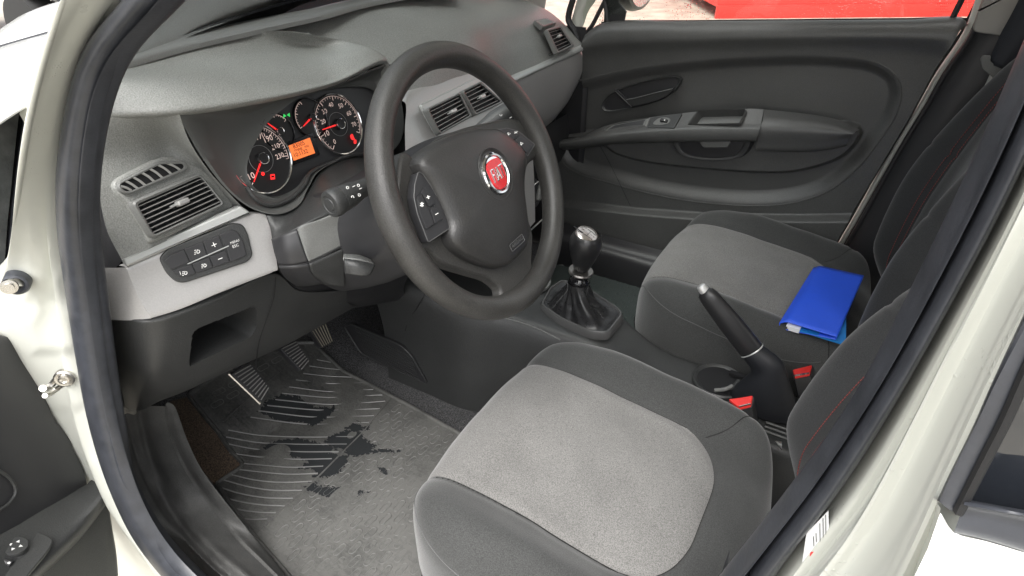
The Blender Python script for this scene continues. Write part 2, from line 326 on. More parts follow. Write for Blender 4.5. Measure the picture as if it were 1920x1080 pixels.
LOC = {}
class MB:
    def __init__(s): s.v = []; s.f = []; s.m = []; s.names = []; s.sm = []
    def mi(s, m):
        if m not in s.names: s.names.append(m)
        return s.names.index(m)
    def add(s, vs_, fs, m, smooth=True):
        o = len(s.v); s.v += [tuple(p) for p in vs_]; k = s.mi(m)
        for f in fs: s.f.append(tuple(o + i for i in f)); s.m.append(k); s.sm.append(smooth)
        return s
    def grid(s, G, m, cu=False, cv=False, skip=None, thick=0):
        nu = len(G); nv = len(G[0]); vs_ = [p for row in G for p in row]; fs = []
        for i in range(nu if cu else nu - 1):
            for j in range(nv if cv else nv - 1):
                a = i * nv + j; b = i * nv + (j + 1) % nv; c = ((i + 1) % nu) * nv + (j + 1) % nv; d = ((i + 1) % nu) * nv + j
                if skip is not None and skip(vs_[a], vs_[b], vs_[c], vs_[d]): continue
                fs.append((a, b, c, d))
        return s.add(vs_, fs, m)
    def patch(s, rows, m, nu=24, nv=40, disp=None, skip=None, smooth=True, closed_v=False):
        """rows: curves (each its own number of points); resample along, spline across"""
        A = [(cr if smooth else lin)(r, nv, closed_v) for r in rows]
        cols = [(cr if smooth and len(rows) > 2 else lin)([A[i][j] for i in range(len(rows))], nu) for j in range(len(A[0]))]
        G = [[cols[j][i] for j in range(len(cols))] for i in range(nu)]
        if disp is not None:
            P = np.array([[list(p) for p in r] for r in G]); D = disp(P)
            G = [[Vector(D[i, j]) for j in range(D.shape[1])] for i in range(D.shape[0])]
        s.last = G
        return s.grid(G, m, cv=closed_v, skip=skip)
    def tube(s, pts, r, m, n=8, sub=None, closed=False, flat=None, caps=True):
        if sub: pts = cr(pts, sub, closed)
        pts = [Vector(p) for p in pts]; N = len(pts)
        rr = r if isinstance(r, (list, tuple)) else [r] * N
        if len(rr) != N: rr = list(np.interp(np.linspace(0, 1, N), np.linspace(0, 1, len(rr)), rr))
        t0 = (pts[1] - pts[0]).normalized(); up = Vector((0, 0, 1)) if abs(t0.z) < .9 else Vector((0, 1, 0))
        x = t0.cross(up).normalized(); rings = []
        for i in range(N):
            a = pts[(i - 1) % N] if (closed or i > 0) else pts[i]; b = pts[(i + 1) % N] if (closed or i < N - 1) else pts[i]
            t = (b - a).normalized(); x = (x - t * x.dot(t)).normalized(); y = t.cross(x)
            fx, fy = flat if flat else (1, 1)
            rings.append([pts[i] + (x * math.cos(k * 2 * math.pi / n) * fx + y * math.sin(k * 2 * math.pi / n) * fy) * rr[i] for k in range(n)])
        s.grid(rings, m, cu=closed, cv=True)
        if caps and not closed:
            for rg, q in ((rings[0], pts[0]), (rings[-1], pts[-1])): s.add(rg, [tuple(range(n))], m)
        return s
    def plate(s, out, nrm, depth, m, bevel=0., mside=None, holes=None):
        """outline raised to face nrm; sides go back by depth; front edge chamfered by bevel"""
        out = [Vector(p) for p in out]; nrm = Vector(nrm).normalized(); N = len(out)
        # newell normal to know the winding
        nn = Vector((0, 0, 0))
        for i in range(N): nn += out[i].cross(out[(i + 1) % N])
        if nn.dot(nrm) < 0: out = out[::-1]
        back = [p - nrm * depth for p in out]
        rings = [back]
        if bevel > 0:
            off = []
            for i in range(N):
                a = out[i] - out[i - 1]; b = out[(i + 1) % N] - out[i]
                na = nrm.cross(a.normalized() if a.length > 1e-9 else b.normalized()); nb = nrm.cross(b.normalized() if b.length > 1e-9 else a.normalized())
                h = na + nb; h = h.normalized() if h.length > 1e-6 else na
                off.append(h)
            rings.append([p - nrm * bevel for p in out])
            rings.append([out[i] + off[i] * bevel * .35 - nrm * bevel * .3 for i in range(N)])
            rings.append([out[i] + off[i] * bevel for i in range(N)])
        else: rings.append(out)
        vs_ = [p for r in rings for p in r]; fs = []
        for k in range(len(rings) - 1):
            for i in range(N): fs.append((k * N + i, k * N + (i + 1) % N, (k + 1) * N + (i + 1) % N, (k + 1) * N + i))
        s.add(vs_, fs, mside or m)
        s.add(rings[-1], [tuple(range(N))], m, True)
        s.add(back, [tuple(range(N))[::-1]], mside or m, True)
        return s
    def box(s, c, size, m, X=(1, 0, 0), Y=(0, 1, 0), bevel=0):
        c = Vector(c); X = Vector(X).normalized(); Y = Vector(Y); Y = (Y - X * Y.dot(X)).normalized(); Z = X.cross(Y)
        a, b, h = [q / 2 for q in size]
        o = [c + X * i * a + Y * j * b + Z * h for i, j in ((-1, -1), (1, -1), (1, 1), (-1, 1))]
        if bevel: o = rc(o, bevel * 1.5, 3)
        return s.plate(o, Z, size[2], m, bevel)
    def lathe(s, prof, o, axis, m, n=32, ex=(1, 1), X=None, caps=False):
        o = Vector(o); ax = Vector(axis).normalized(); x = Vector(X) if X else (Vector((0, 0, 1)).cross(ax) if abs(ax.z) < .9 else Vector((1, 0, 0)))
        x = (x - ax * x.dot(ax)).normalized(); y = ax.cross(x)
        G = [[o + ax * h + (x * math.cos(k * 2 * math.pi / n) * ex[0] + y * math.sin(k * 2 * math.pi / n) * ex[1]) * r for k in range(n)] for r, h in prof]
        s.grid(G, m, cv=True)
        if caps and prof[0][0] > 1e-5: s.add(G[0], [tuple(range(n))], m)
        if caps and prof[-1][0] > 1e-5: s.add(G[-1], [tuple(range(n))], m)
        return s
    def text(s, body, p0, p1, N, m, fit=True, size=None, depth=.0002, squash=1.):
        """p0 -> p1 is the base line; N faces the reader"""
        p0, p1, N = Vector(p0), Vector(p1), Vector(N).normalized(); U = (p1 - p0).normalized(); W = N.cross(U)
        cu = bpy.data.curves.new('t', 'FONT'); cu.body = body; cu.resolution_u = 2
        ob = bpy.data.objects.new('t', cu); me = bpy.data.meshes.new_from_object(ob)
        if len(me.vertices):
            co = np.array([v.co[:] for v in me.vertices]); x0, x1 = co[:, 0].min(), co[:, 0].max()
            k = (p1 - p0).length / max(x1 - x0, 1e-6) if fit else size
            vs_ = [p0 + U * (c[0] - x0) * k + W * c[1] * k * squash + N * depth for c in co]
            s.add(vs_, [tuple(p.vertices) for p in me.polygons], m, False)
        bpy.data.objects.remove(ob); bpy.data.curves.remove(cu); bpy.data.meshes.remove(me)
        return s
    def build(s, name, parent=None, loc=None, label=None, kind=None, angle=38, sub=0, bevel=0, solid=0, **kw):
        root = parent
        while root is not None and root.parent is not None: root = root.parent
        if loc is None: loc = Vector(LOC[root.name]) if root is not None else Vector((0, 0, 0))
        loc = Vector(loc)
        me = bpy.data.meshes.new(name); me.from_pydata([(p[0] - loc.x, p[1] - loc.y, p[2] - loc.z) for p in s.v], [], s.f)
        for k in s.names: me.materials.append(MATS[k])
        me.polygons.foreach_set('material_index', s.m); me.polygons.foreach_set('use_smooth', s.sm)
        import bmesh
        bm = bmesh.new(); bm.from_mesh(me); bmesh.ops.recalc_face_normals(bm, faces=bm.faces); bm.to_mesh(me); bm.free()
        me.update(); me.set_sharp_from_angle(angle=R(angle))
        o = bpy.data.objects.new(name, me); COL.objects.link(o)
        if parent is not None: o.parent = parent
        else: o.location = loc; LOC[o.name] = list(loc)
        if solid:
            md = o.modifiers.new('solid', 'SOLIDIFY'); md.thickness = solid; md.offset = 0
        if bevel:
            md = o.modifiers.new('bevel', 'BEVEL'); md.width = bevel; md.segments = 2; md.limit_method = 'ANGLE'; md.angle_limit = R(40)
        if label: o['label'] = label
        if kind: o['kind'] = kind
        for k, v_ in kw.items(): o[k] = v_
        return o
def thing(name, label, cat, loc, group=None):
    o = bpy.data.objects.new(name, None); COL.objects.link(o); o.location = loc; LOC[o.name] = list(loc)
    o.empty_display_size = .05
    o['label'] = label; o['category'] = cat
    if group: o['group'] = group
    return o
def px(l, f, *a): return [f(p[0], p[1], *a) for p in l]
def mix(a, b, t): return a + (b - a) * t
# ================================================================== surroundings
mat('ground', (.36, .335, .28), .5, bump=.4, bscale=30, var=.35, vscale=5, bdist=.01)
mb = MB(); mb.grid([[V(x, y, -.27) for y in np.linspace(-120, 120, 5)] for x in np.linspace(-120, 120, 5)], 'ground')
mb.build('ground', kind='structure', loc=(0, 0, -.27))

# red container standing beyond the passenger side
c0 = pZ(1342, 31, -.25); c1 = pZ(1900, 26, -.25)
rd = (Vector((c1.x, c1.y, 0)) - Vector((c0.x, c0.y, 0))).normalized(); rn = Vector((0, 0, 1)).cross(rd)
if rn.dot(Vector(CAM) - c0) < 0: rn = -rn
t = thing('cargo_container', 'big plain red steel container standing on pale ground beyond the passenger window', 'container', c0)
mb = MB(); L = 6.0; H = 2.5; prof = []
for i in range(40):
    a = L * i / 40; prof += [c0 + rd * (a) - rn * 0.0, c0 + rd * (a + .05) - rn * 0.0, c0 + rd * (a + .075) - rn * .003, c0 + rd * (a + .125) - rn * .003]
lo = [p + V(0, 0, .10) for p in prof]; hi = [p + V(0, 0, H) for p in prof]
mb.grid([lo, hi], 'red_paint'); A = prof[0]; B = prof[-1]
back = -rn * 2.4
for a, b in ((A, A + back), (A + back, B + back), (B + back, B)):
    mb.grid([[a + V(0, 0, .1), b + V(0, 0, .1)], [a + V(0, 0, H), b + V(0, 0, H)]], 'red_paint')
mb.grid([[A + V(0, 0, H), B + V(0, 0, H)], [A + back + V(0, 0, H), B + back + V(0, 0, H)]], 'red_paint')
mb.grid([[A + V(0, 0, .1), B + V(0, 0, .1)], [A + back + V(0, 0, .1), B + back + V(0, 0, .1)]], 'red_paint')
mb.build('container_shell', t, angle=20)
mb = MB()
mb.box((A + B) / 2 + V(0, 0, .05) + rn * .012, (L, .05, .14), 'red_paint', rd, rn, .006)
mb.box((A + B) / 2 + V(0, 0, H - .04) + rn * .012, (L, .05, .12), 'red_paint', rd, rn, .006)
mb.build('bottom_rail', t)

t = thing('cargo_container', 'red box added far ahead, out of view, to tint the dashboard reflections', 'container', (9, -3, -.27))
v_ = ray(820, -150); v_ = Vector((v_[0], v_[1], 0)).normalized(); cc_ = Vector((CAM[0], CAM[1], -.27)) + v_ * 13 ; rr_ = Vector((0, 0, 1)).cross(v_)
mb = MB(); mb.box(cc_ + V(0, 0, 3.2), (9, 2.4, 3.1), 'red_paint', rr_, v_, .02); mb.build('container_shell', t)  # added unseen box, there only to redden the dash reflections
# a dark car parked ahead on the driver's side
t = thing('parked_car', 'dark car parked ahead, seen at the top left past the glare-painted bonnet', 'car', (6.8, -2.4, -.27))
def carbody(off, m='dark_paint'):
    mb = MB(); rows = []
    for y, k in ((-.86, .0), (-.84, .5), (-.7, .85), (-.35, .98), (0, 1), (.35, .98), (.7, .85), (.84, .5), (.86, .0)):
        r = []
        for x, z in ((-2.05, .35), (-2.1, .55), (-1.95, .80), (-1.1, .95), (-.35, 1.38), (.9, 1.42), (1.6, 1.1), (2.0, 1.0), (2.05, .4)):
            zz = z if z < .5 else .62 + (z - .62) * (k if z < 1.15 else 1) if abs(y) < .8 else min(z, .62 + .2 * k)
            r.append(Vector(off) + V(x * (1 - .06 * (1 - k)), y * (1 if z < 1 else .82), zz))
        rows.append(r)
    mb.patch(rows, m, 36, 60); return mb
cb = carbody((6.8, -2.4, -.27)).build('body', t)
for sx in (-1.3, 1.3):
    for sy in (-.80, .80):
        mb = MB(); mb.lathe([(.0, -.1), (.22, -.1), (.31, -.09), (.32, 0), (.31, .09), (.22, .1), (0, .1)], (6.8 + sx, -2.4 + sy, .05), (0, 1, 0), 'tyre', 28).build('wheel', t)

# ================================================================== car body round the driver's door opening
BODY = thing('car', 'body shell of the car, glare painted in white, around the open driver door with wet cream painted pillars', 'car', (0, 0, -.27))
def ysa(py): return .72 + .05 * float(np.clip((py - 520) / 450, 0, 1))
def yup(P):   # pillars lean inwards above the belt line
    return P
def ypl(px_, py_, dy=0):
    """point on the opening plane: vertical below z .80, leaning in above it"""
    y0 = ysa(py_) + dy; P = pY(px_, py_, y0)
    if P.z > .80: P = PN(px_, py_, (np.array([0, 1., .22]), y0 + .22 * .80))
    return P
E1 = [(262, -22), (237, 0), (210, 17), (175, 50), (155, 100), (140, 162), (120, 240), (112, 290), (111, 345), (114, 420), (119, 470), (127, 520), (135, 580), (145, 640), (160, 740), (175, 802), (190, 855), (212, 910), (250, 997), (315, 1080), (372, 1140)]
EM = [(352, -18), (327, 0), (272, 35), (222, 75), (185, 125), (172, 190), (162, 270), (154, 345), (153, 420), (157, 470), (164, 525), (171, 580), (178, 640), (194, 740), (207, 802), (220, 855), (238, 910), (270, 985), (340, 1075), (398, 1128)]
E2 = [(400, -20), (370, 0), (300, 45), (262, 67), (235, 100), (217, 160), (200, 225), (192, 270), (184, 345), (185, 420), (192, 480), (197, 520), (205, 577), (215, 665), (228, 750), (238, 805), (242, 860), (250, 915), (285, 988), (370, 1080), (425, 1125)]
b1 = [(1455, 1080), (1515, 997), (1590, 902), (1650, 810), (1740, 652), (1800, 540), (1840, 470), (1920, 315), (1975, 190), (2015, 90), (2060, -40)]
bm_ = [(1400, 1080), (1455, 1005), (1520, 925), (1590, 815), (1680, 680), (1745, 555), (1795, 465), (1880, 300), (1930, 185), (1968, 90), (2015, -40)]
b2 = [(1352, 1080), (1395, 1028), (1440, 970), (1490, 905), (1615, 735), (1652, 665), (1715, 540), (1752, 465), (1800, 370), (1847, 270), (1890, 170), (1925, 85), (1975, -40)]
A1 = [ypl(*p, .005) for p in E1]; AM = [ypl(*p, .012) for p in EM]; A2 = [ypl(*p, -.008) for p in E2]
A1 = [V(-.12, .625, 1.20)] + A1; AM = [V(-.12, .615, 1.195)] + AM; A2 = [V(-.12, .590, 1.185)] + A2
A1, AM, A2 = [smooth(cr(q, 110), 14) for q in (A1, AM, A2)]
B1 = [pY(*p, .728) for p in b1]; BM = [pY(*p, .738) for p in bm_]; B2 = [pY(*p, .718) for p in b2]
B1 += [V(-.53, .625, 1.20)]; BM += [V(-.525, .615, 1.195)]; B2 += [V(-.515, .590, 1.185)]
B1, BM, B2 = [smooth(cr(q, 60), 8) for q in (B1, BM, B2)]
def between(a, b, f, lift=0): 
    n = max(len(a), len(b)); a = cr(a, n); b = cr(b, n)
    return [a[i] + (b[i] - a[i]) * f + V(0, lift, 0) for i in range(n)]
def seal_rows(e1, em, e2, back=V(0, -.03, -.01)):
    n = 140; a = cr(e1, n); m = match(a, em); b = match(a, e2)
    bkf = (lambda p: back) if not callable(back) else back
    return [[p + V(0, -.022, 0) for p in a], [p + V(0, -.002, 0) for p in a], [x + (y - x) * .45 + V(0, .014, 0) for x, y in zip(a, m)],
            [x + (y - x) * .82 + V(0, .010, 0) for x, y in zip(a, m)], [p + V(0, -.010, 0) for p in m], [x + (y - x) * .22 + V(0, .007, 0) for x, y in zip(m, b)],
            [x + (y - x) * .6 + V(0, .011, 0) for x, y in zip(m, b)], [p + V(0, -.001, 0) for p in b], [p + bkf(p) for p in b]]
mb = MB()
mb.grid(spl(seal_rows(A1, AM, A2, lambda p: V(.03, -.004, 0) * min(max((p.z - .15) / .3, 0), 1) + V(.002, -.014, -.03) * (1 - min(max((p.z - .15) / .3, 0), 1))), 7), 'rubber_seal')
mb.build('door_seal', BODY); mb = MB(); mb.grid(spl(seal_rows(B1, BM, B2, V(-.03, -.004, 0)), 7), 'rubber_seal'); mb.build('door_seal', BODY); mb = MB()
# the run along the sill, below the picture, and over the roof, above it
def run(a, b, pts): return [a] + [V(*p) for p in pts] + [b]
lo_pts = [(.30, .77, .055), (.0, .775, .045), (-.30, .77, .06), (-.44, .745, .20), (-.46, .735, .42)]
def lo_off(dy, dz): return [V(x, y + dy, z + dz) for x, y, z in lo_pts]
mb.patch(seal_rows([A1[-1]] + lo_off(0, -.01) + [B1[0]], [AM[-1]] + lo_off(.005, .01) + [BM[0]], [A2[-1]] + lo_off(-.01, .03) + [B2[0]]), 'rubber_seal', 40, 60)
mb.build('door_seal', BODY)
# beaded edge of the rear pillar seal, its highlights put in as lighter rubber
mb = MB(); bb = cr(B2, 150)
mb.tube([p + V(.0, .005, 0) for p in bb], [.0011 + .0005 * (i % 2) for i in range(150)], 'lip_highlight', 7)
mb.build('seal_lip', BODY)

# ---- cream door frame, front side
Ea = [(150, -25), (125, 0), (87, 50), (68, 105), (64, 140), (60, 200), (50, 270), (40, 345), (32, 420), (25, 495)]
Af = [PN(*p, (np.array([0, 1., .22]), .765 + .22 * .80)) for p in Ea[:3]] + [pY(*p, .762) for p in Ea[3:]]
hz = [(-40, 545), (-70, 620), (-70, 720), (-60, 800), (-20, 880), (50, 950), (110, 1020), (180, 1100), (240, 1160)]
Af += [pY(x, y, .765) for i, (x, y) in enumerate(hz)]
Af = [V(-.12, .66, 1.21)] + Af
# forward edge curls in; the flange next to the seal is a narrow raised ridge
n = 100; a = smooth(cr(A1, n), 2); f = match(a, smooth(cr(Af, n), 12))
q1 = [x + (y - x) * .12 + V(0, .010, 0) for x, y in zip(a, f)]; q2 = [x + (y - x) * .22 + V(0, -.004, 0) for x, y in zip(a, f)]
q3 = [x + (y - x) * .6 + V(0, .006, 0) for x, y in zip(a, f)]; q4 = [x + (y - x) * .92 + V(0, .008, 0) for x, y in zip(a, f)]
q5 = [p + V(.03, -.02, 0) for p in f]
rec1 = [(70, 560), (140, 575), (150, 655), (60, 660), (45, 600)]; rec2 = [(100, 770), (160, 765), (178, 850), (150, 880), (110, 800)]
def emb(P):
    D = P.copy(); q = proj(P); X, Y = q[..., 0], q[..., 1]
    h = .007 * sstep(14, -16, sdist(X, Y, rec1)) - .005 * sstep(14, -16, sdist(X, Y, rec2)) + .003 * sstep(12, -12, sdist(X, Y, [(20, 500), (110, 520), (120, 560), (30, 560)]))
    h += .0 * sstep(8, -8, sdist(X, Y, [(85, 660), (150, 665), (150, 672), (60, 672)]))
    D[..., 1] += h * .3; D[..., 0] -= h; return D
mb = MB(); mb.patch([[p + V(0.0, -.02, 0) for p in a], a, q1, q2, q3, q4, f, q5], 'cream_paint', 70, 240, disp=emb)
# ---- rear side (B pillar)
Eb = [(1640, 1190), (1707, 1080), (1735, 1000), (1752, 940), (1782, 878), (1817, 810), (1852, 727), (1890, 647), (1920, 592), (1990, 450), (2080, 250), (2160, 60)]
Bf = smooth(cr([pY(*p, .800) for p in Eb] + [V(-.64, .66, 1.21)], 60), 10); n = 60; a = B1; f = match(a, Bf)
q1 = [x + (y - x) * .10 + V(0, .008, 0) for x, y in zip(a, f)]; q2 = [x + (y - x) * .22 + V(-.003, .001, 0) for x, y in zip(a, f)]
q3 = [x + (y - x) * .36 + V(.004, .013, 0) for x, y in zip(a, f)]; q4 = [x + (y - x) * .50 + V(0, .004, 0) for x, y in zip(a, f)]
q5 = [x + (y - x) * .8 + V(0, .003, 0) for x, y in zip(a, f)]
mb.patch([[p + V(0, -.02, 0) for p in a], a, q1, q2, q3, q4, q5, f, [p + V(-.02, -.02, 0) for p in f]], 'cream_paint', 60, 70)
# sill skin under the seal, below the picture
so = [V(.36, .80, -.10), V(.1, .815, -.12), V(-.3, .81, -.10), V(-.45, .81, .15), V(-.47, .80, .45)]
mb.patch([[A1[-1]] + lo_off(0, -.01) + [B1[0]], [Af[-1]] + so + [Bf[0]], [Af[-1] + V(0, -.05, -.1)] + [p + V(0, -.03, -.12) for p in so] + [Bf[0] + V(-.03, -.05, 0)]], 'cream_paint', 16, 50)
rl_ = [V(-.12, 0, 0), V(-.32, 0, .02), V(-.53, 0, .0)]
mb.patch([[p + V(0, y, z) for p in rl_] for y, z in ((.58, 1.19), (.625, 1.20), (.645, 1.205), (.66, 1.215), (.62, 1.235), (.55, 1.235))], 'cream_paint', 14, 16)
mb.build('door_frame', BODY)
mb = MB(); mb.tube([p + V(0, .605, 1.195) for p in rl_], .014, 'rubber_seal', 10, sub=16); mb.build('door_seal', BODY)

# ---- front wing and bonnet, glare on the cream paint put in as white
nose = [(.44, .745), (.62, .665), (.80, .56), (.961, .444), (1.129, .33), (1.28, .20), (1.345, .08), (1.36, 0)]
nose = nose + [(x, -y) for x, y in nose[:-1][::-1]]
yb = [.70, .6, .5, .4, .3, .2, .1, 0, -.1, -.2, -.3, -.4, -.5, -.6, -.70]
b0_ = [V(.60 - .14 * (y / .7) ** 2, y, .800) for y in yb]; b1_ = [V(x, y, .800) for x, y in nose]
mb = MB(); mb.patch([b0_, [mix(p, q, .5) + V(0, 0, .012) for p, q in zip(b0_, b1_)], b1_, [p + V(.03, .03 * (1 if p.y > 0 else -1) * min(abs(p.y) * 5, 1), -.02) for p in b1_], [p + V(.06, .05 * (1 if p.y > 0 else -1) * min(abs(p.y) * 5, 1), -.10) for p in b1_], [p + V(.08, .06 * (1 if p.y > 0 else -1) * min(abs(p.y) * 5, 1), -.65) for p in b1_]], 'glare_paint', 36, 80)
mb.build('bonnet', BODY)
mb = MB(); mb.patch([[V(.36, .745, .80), V(.50, .735, .802), V(.66, .66, .80)], [V(.37, .66, .825), V(.52, .63, .822), V(.72, .57, .816)], [V(.40, .54, .83), V(.56, .48, .826), V(.80, .42, .818)]], 'glare_paint', 12, 12); mb.build('front_wing', BODY, solid=.004)
# scuttle, wiper and bonnet edge seen through the windscreen
mb = MB()
mb.patch([[V(.47, y, .800 - .12 * y * y) for y in (.56, .3, 0, -.3, -.66)], [V(.60, y, .790 - .12 * y * y) for y in (.56, .3, 0, -.3, -.66)], [V(.70, y, .82 - .12 * y * y) for y in (.56, .3, 0, -.3, -.66)], [V(.80, y, .845 - .12 * y * y) for y in (.56, .3, 0, -.3, -.66)]], 'black_plastic', 16, 30)
for k in range(5): mb.tube([V(.53 + .03 * k, y, .806 - .003 * k - .12 * y * y) for y in (.52, .3, 0, -.3, -.6)], .003, 'dark_plastic', 6, sub=20)
mb.build('scuttle_panel', BODY)

mb = MB(); mb.tube([V(.57, .20, .825), V(.565, .38, .818), V(.56, .50, .812), V(.57, .53, .80)], .006, 'gloss_black', 8, sub=20); mb.tube([V(.53, .50, .822), V(.535, .35, .832), V(.54, .05, .842)], .0045, 'gloss_black', 8, sub=20, flat=(1, 1.6)); mb.box(V(.55, .40, .828), (.05, .06, .012), 'gloss_black', bevel=.003)
mb.build('wiper', BODY)
# windscreen with black frit band
yy = (.64, .35, 0, -.35, -.64)
def ws(f): return [V(.415 + .085 * (1 - (y / .64) ** 2) + (.09 if y < -.5 else .04 if y < -.3 else 0) - f * .56, y * (1 - .18 * f), .80 + .045 * (1 - (y / .64) ** 2) + f * .42) for y in yy]
mb = MB(); mb.patch([ws(.0), ws(.35), ws(.7), ws(1.)], 'clear_glass', 24, 40); mb.build('windscreen', BODY)
mb = MB(); mb.patch([[p + V(-.0015, 0, -.0015) for p in ws(-.01)], [p + V(-.0015, 0, -.0015) for p in ws(.05)]], 'gloss_black', 3, 30); mb.build('windscreen_border', BODY)
# roof, rear pillars of the far side, rear wall: they shade the cabin
mb = MB()
mb.patch([[V(x, y, z - .05 * (y / .52) ** 2) for y in (.56, .3, 0, -.3, -.56)] for x, z in ((-.08, 1.245), (-.5, 1.28), (-1.1, 1.27), (-1.7, 1.15))], 'cream_paint', 24, 24)
mb.build('roof', BODY, solid=.03)
for s in (1, -1):
    mb = MB()
    mb.tube([V(.385 if s > 0 else .52, s * .665, .80), V(.17, s * .645, .97), V(-.10, s * .55, 1.22)], .016 if s > 0 else .028, 'cream_paint' if s > 0 else 'grey_trim', 12, sub=24, flat=(1, 1.3)); mb.build('windscreen_pillar', BODY)
mb = MB(); mb.patch([[V(-1.75, y, z) for y in (.7, 0, -.7)] for z in (0, .5, .85)], 'dark_plastic', 8, 8); mb.build('rear_panel', BODY, solid=.02)
mb = MB(); mb.patch([[V(x, -.70, z) for x in (-.60, -1.1, -1.75)] for z in (-.02, .4, .74)], 'black_plastic', 8, 8); mb.build('rear_side_panel', BODY, solid=.01)
mb = MB(); mb.patch([[V(-.60, y, z) for y in (-.70, -.715)] for z in (-.02, .78)], 'void_black', 3, 3); mb.build('pillar_base', BODY)

# ---- passenger side pillar and door aperture
mb = MB()
pc = [(1816, 40), (1800, 72), (1757, 135), (1720, 200), (1677, 270), (1640, 335), (1608, 393), (1574, 452), (1540, 510)]
def strip(l, wds, y, m, mbx, bulge=.006):
    a = [pY(x, yy_, y) for x, yy_ in l]; b = [pY(x + w_, yy_, y) for (x, yy_), w_ in zip(l, wds)]
    mbx.patch([[p + V(0, -.012, 0) for p in a], a, [(p + q) / 2 + V(0, bulge, 0) for p, q in zip(a, b)], b, [p + V(0, -.012, 0) for p in b]], m, 10, 50)
strip([(1838, -30)] + pc, [28, 22, 16, 14, 13, 13, 12, 11, 11, 11], -.690, 'cream_paint', mb)
mb.build('door_frame', BODY); mb = MB()
a = [pY(*p, -.690) for p in ((1136, -30), (1118, 0), (1104, 20), (1096, 42), (1090, 60), (1086, 84))]; b = [pY(*p, -.675) for p in ((1090, -30), (1078, 15), (1071, 45), (1078, 60), (1082, 72), (1085, 92))]
mb.patch([a, [(p + q) / 2 + V(-.0, .008, 0) for p, q in zip(a, b)], b], 'cream_paint', 8, 20)
mb.build('door_frame', BODY)
mb = MB()
mb.tube([pY(x + 19, y, -.675) for x, y in [(1850, -30)] + pc], .007, 'black_plastic', 8, sub=40)
mb.build('door_seal', BODY); mb = MB(); mb.tube([pY(*p, -.668) for p in ((1080, -30), (1074, 0), (1068, 20), (1066, 38), (1080, 62), (1084, 80))], .009, 'black_plastic', 8, sub=20)
mb.build('door_seal', BODY); mb = MB(); mb.tube([pY(*p, -.678) for p in ((1152, -30), (1135, 0), (1122, 25), (1110, 48), (1098, 64))], .006, 'black_plastic', 8, sub=20)
mb.build('door_seal', BODY)
# B pillar trim, far side
mb = MB(); pl = -.655
l0 = [(1890, -90), (1838, 45), (1779, 135), (1742, 200), (1699, 270), (1630, 393), (1570, 500), (1530, 580)]
bk0 = [pY(x - 30, y, -.712) for x, y in l0]; bk1 = [pY(x + 80, y, -.712) for x, y in l0]; mb.patch([bk0, bk1], 'void_black', 3, 20)
a = [pY(x - 4, y, pl - .02) for x, y in l0]; b = [pY(x + 22, y + 3, pl) for x, y in l0]; c = [pY(x + 150, y + 25, pl + .01) for x, y in l0]; d = [pY(x + 300, y + 60, pl) for x, y in l0]
mb.patch([a, b, c, d], 'black_plastic', 20, 50); mb.build('pillar_trim', BODY)
mb = MB(); mb.plate(rc(px([(1824, 62), (1838, 20), (1868, -60), (1960, -60), (1900, 30), (1877, 68)], pY, pl + .022), .012), (0, 1, .1), .02, 'grey_up', .003) if 'grey_up' in MATS else None
mat('upper_trim', (.27, .26, .24), .5, bump=.3, bscale=1200, bdist=.0005)
mb.plate(rc(px([(1822, 60), (1835, 20), (1868, -60), (1990, -60), (1925, 10), (1880, 68)], pY, pl + .024), [.012, .0, .0, .0, .0, .004]), (0, 1, .05), .02, 'upper_trim', .003)
mb.build('pillar_cap', BODY)

# ---- sill cover, kick panel, carpet
S0 = [(212, 800), (220, 825), (240, 885), (260, 947), (300, 1010), (370, 1080), (430, 1130)]
S1 = [(250, 770), (258, 815), (280, 885), (325, 965), (385, 1035), (430, 1075), (480, 1110)]
S2 = [(312, 762), (320, 815), (350, 885), (400, 955), (450, 1017), (485, 1050), (520, 1085)]
S3 = [(326, 760), (345, 815), (372, 872), (410, 925), (450, 975), (490, 1022), (555, 1105)]
s0 = [p + V(0, 0, -.012) for p in smooth(cr([ypl(x + 6, y, -.030) for x, y in S0], 40), 8)]
def gz(x, y, yy, zz):
    a_ = pY(x, y, yy); return a_ if a_.z > zz else pZ(x, y, zz)
s1, s2, s3 = [smooth(cr([gz(x, y, yy, z_) for x, y in q], 40), 6) for q, yy, z_ in ((S1, .690, .098), (S2, .655, .062), (S3, .645, .030))]
mid = [(p + q) / 2 + V(0, 0, .012) for p, q in zip(s0, s1)]; mid2 = [(p + q) / 2 + V(0, 0, .006) for p, q in zip(s1, s2)]
mb = MB(); mb.patch([[p + V(0, .006, -.012) for p in s0], s0, mid, [p + V(0, .01, .003) for p in s1], [p + V(0, 0, -.008) for p in s1], [p + V(0, -.01, .002) for p in s1], mid2, s2], 'sill_plastic', 60, 90)
mb.patch([s0[-1:] + [V(.1, .757, .06), V(-.35, .757, .07)], [s1[-1], V(.1, .70, .085), V(-.35, .70, .085)], [s2[-1], V(.1, .64, .055), V(-.35, .64, .055)], [s2[-1] + V(0, -.01, -.06), V(.1, .62, -.01), V(-.35, .62, -.01)]], 'sill_plastic', 20, 30)
mb.build('sill_cover', BODY)
mb = MB(); mb.patch([[p + V(0, .002, 0) for p in s2], [p + V(0, -.002, .006) for p in s2], [p + (q - p) * .5 + V(0, 0, .007) for p, q in zip(s2, s3)], s3, [p + V(0, 0, -.04) for p in s3]], 'sill_plastic', 24, 70)
mb.box(pZ(350, 868, .052), (.006, .03, .004), 'void_black', (1, 0, 0))
kick = [px([(214, 765), (240, 775), (300, 752), (330, 738)], pZ, .16), px([(218, 800), (248, 800), (300, 790), (338, 775)], pZ, .10), px([(225, 830), (262, 815), (310, 810), (345, 800)], pZ, .075)]
mb.build('sill_edge', BODY)
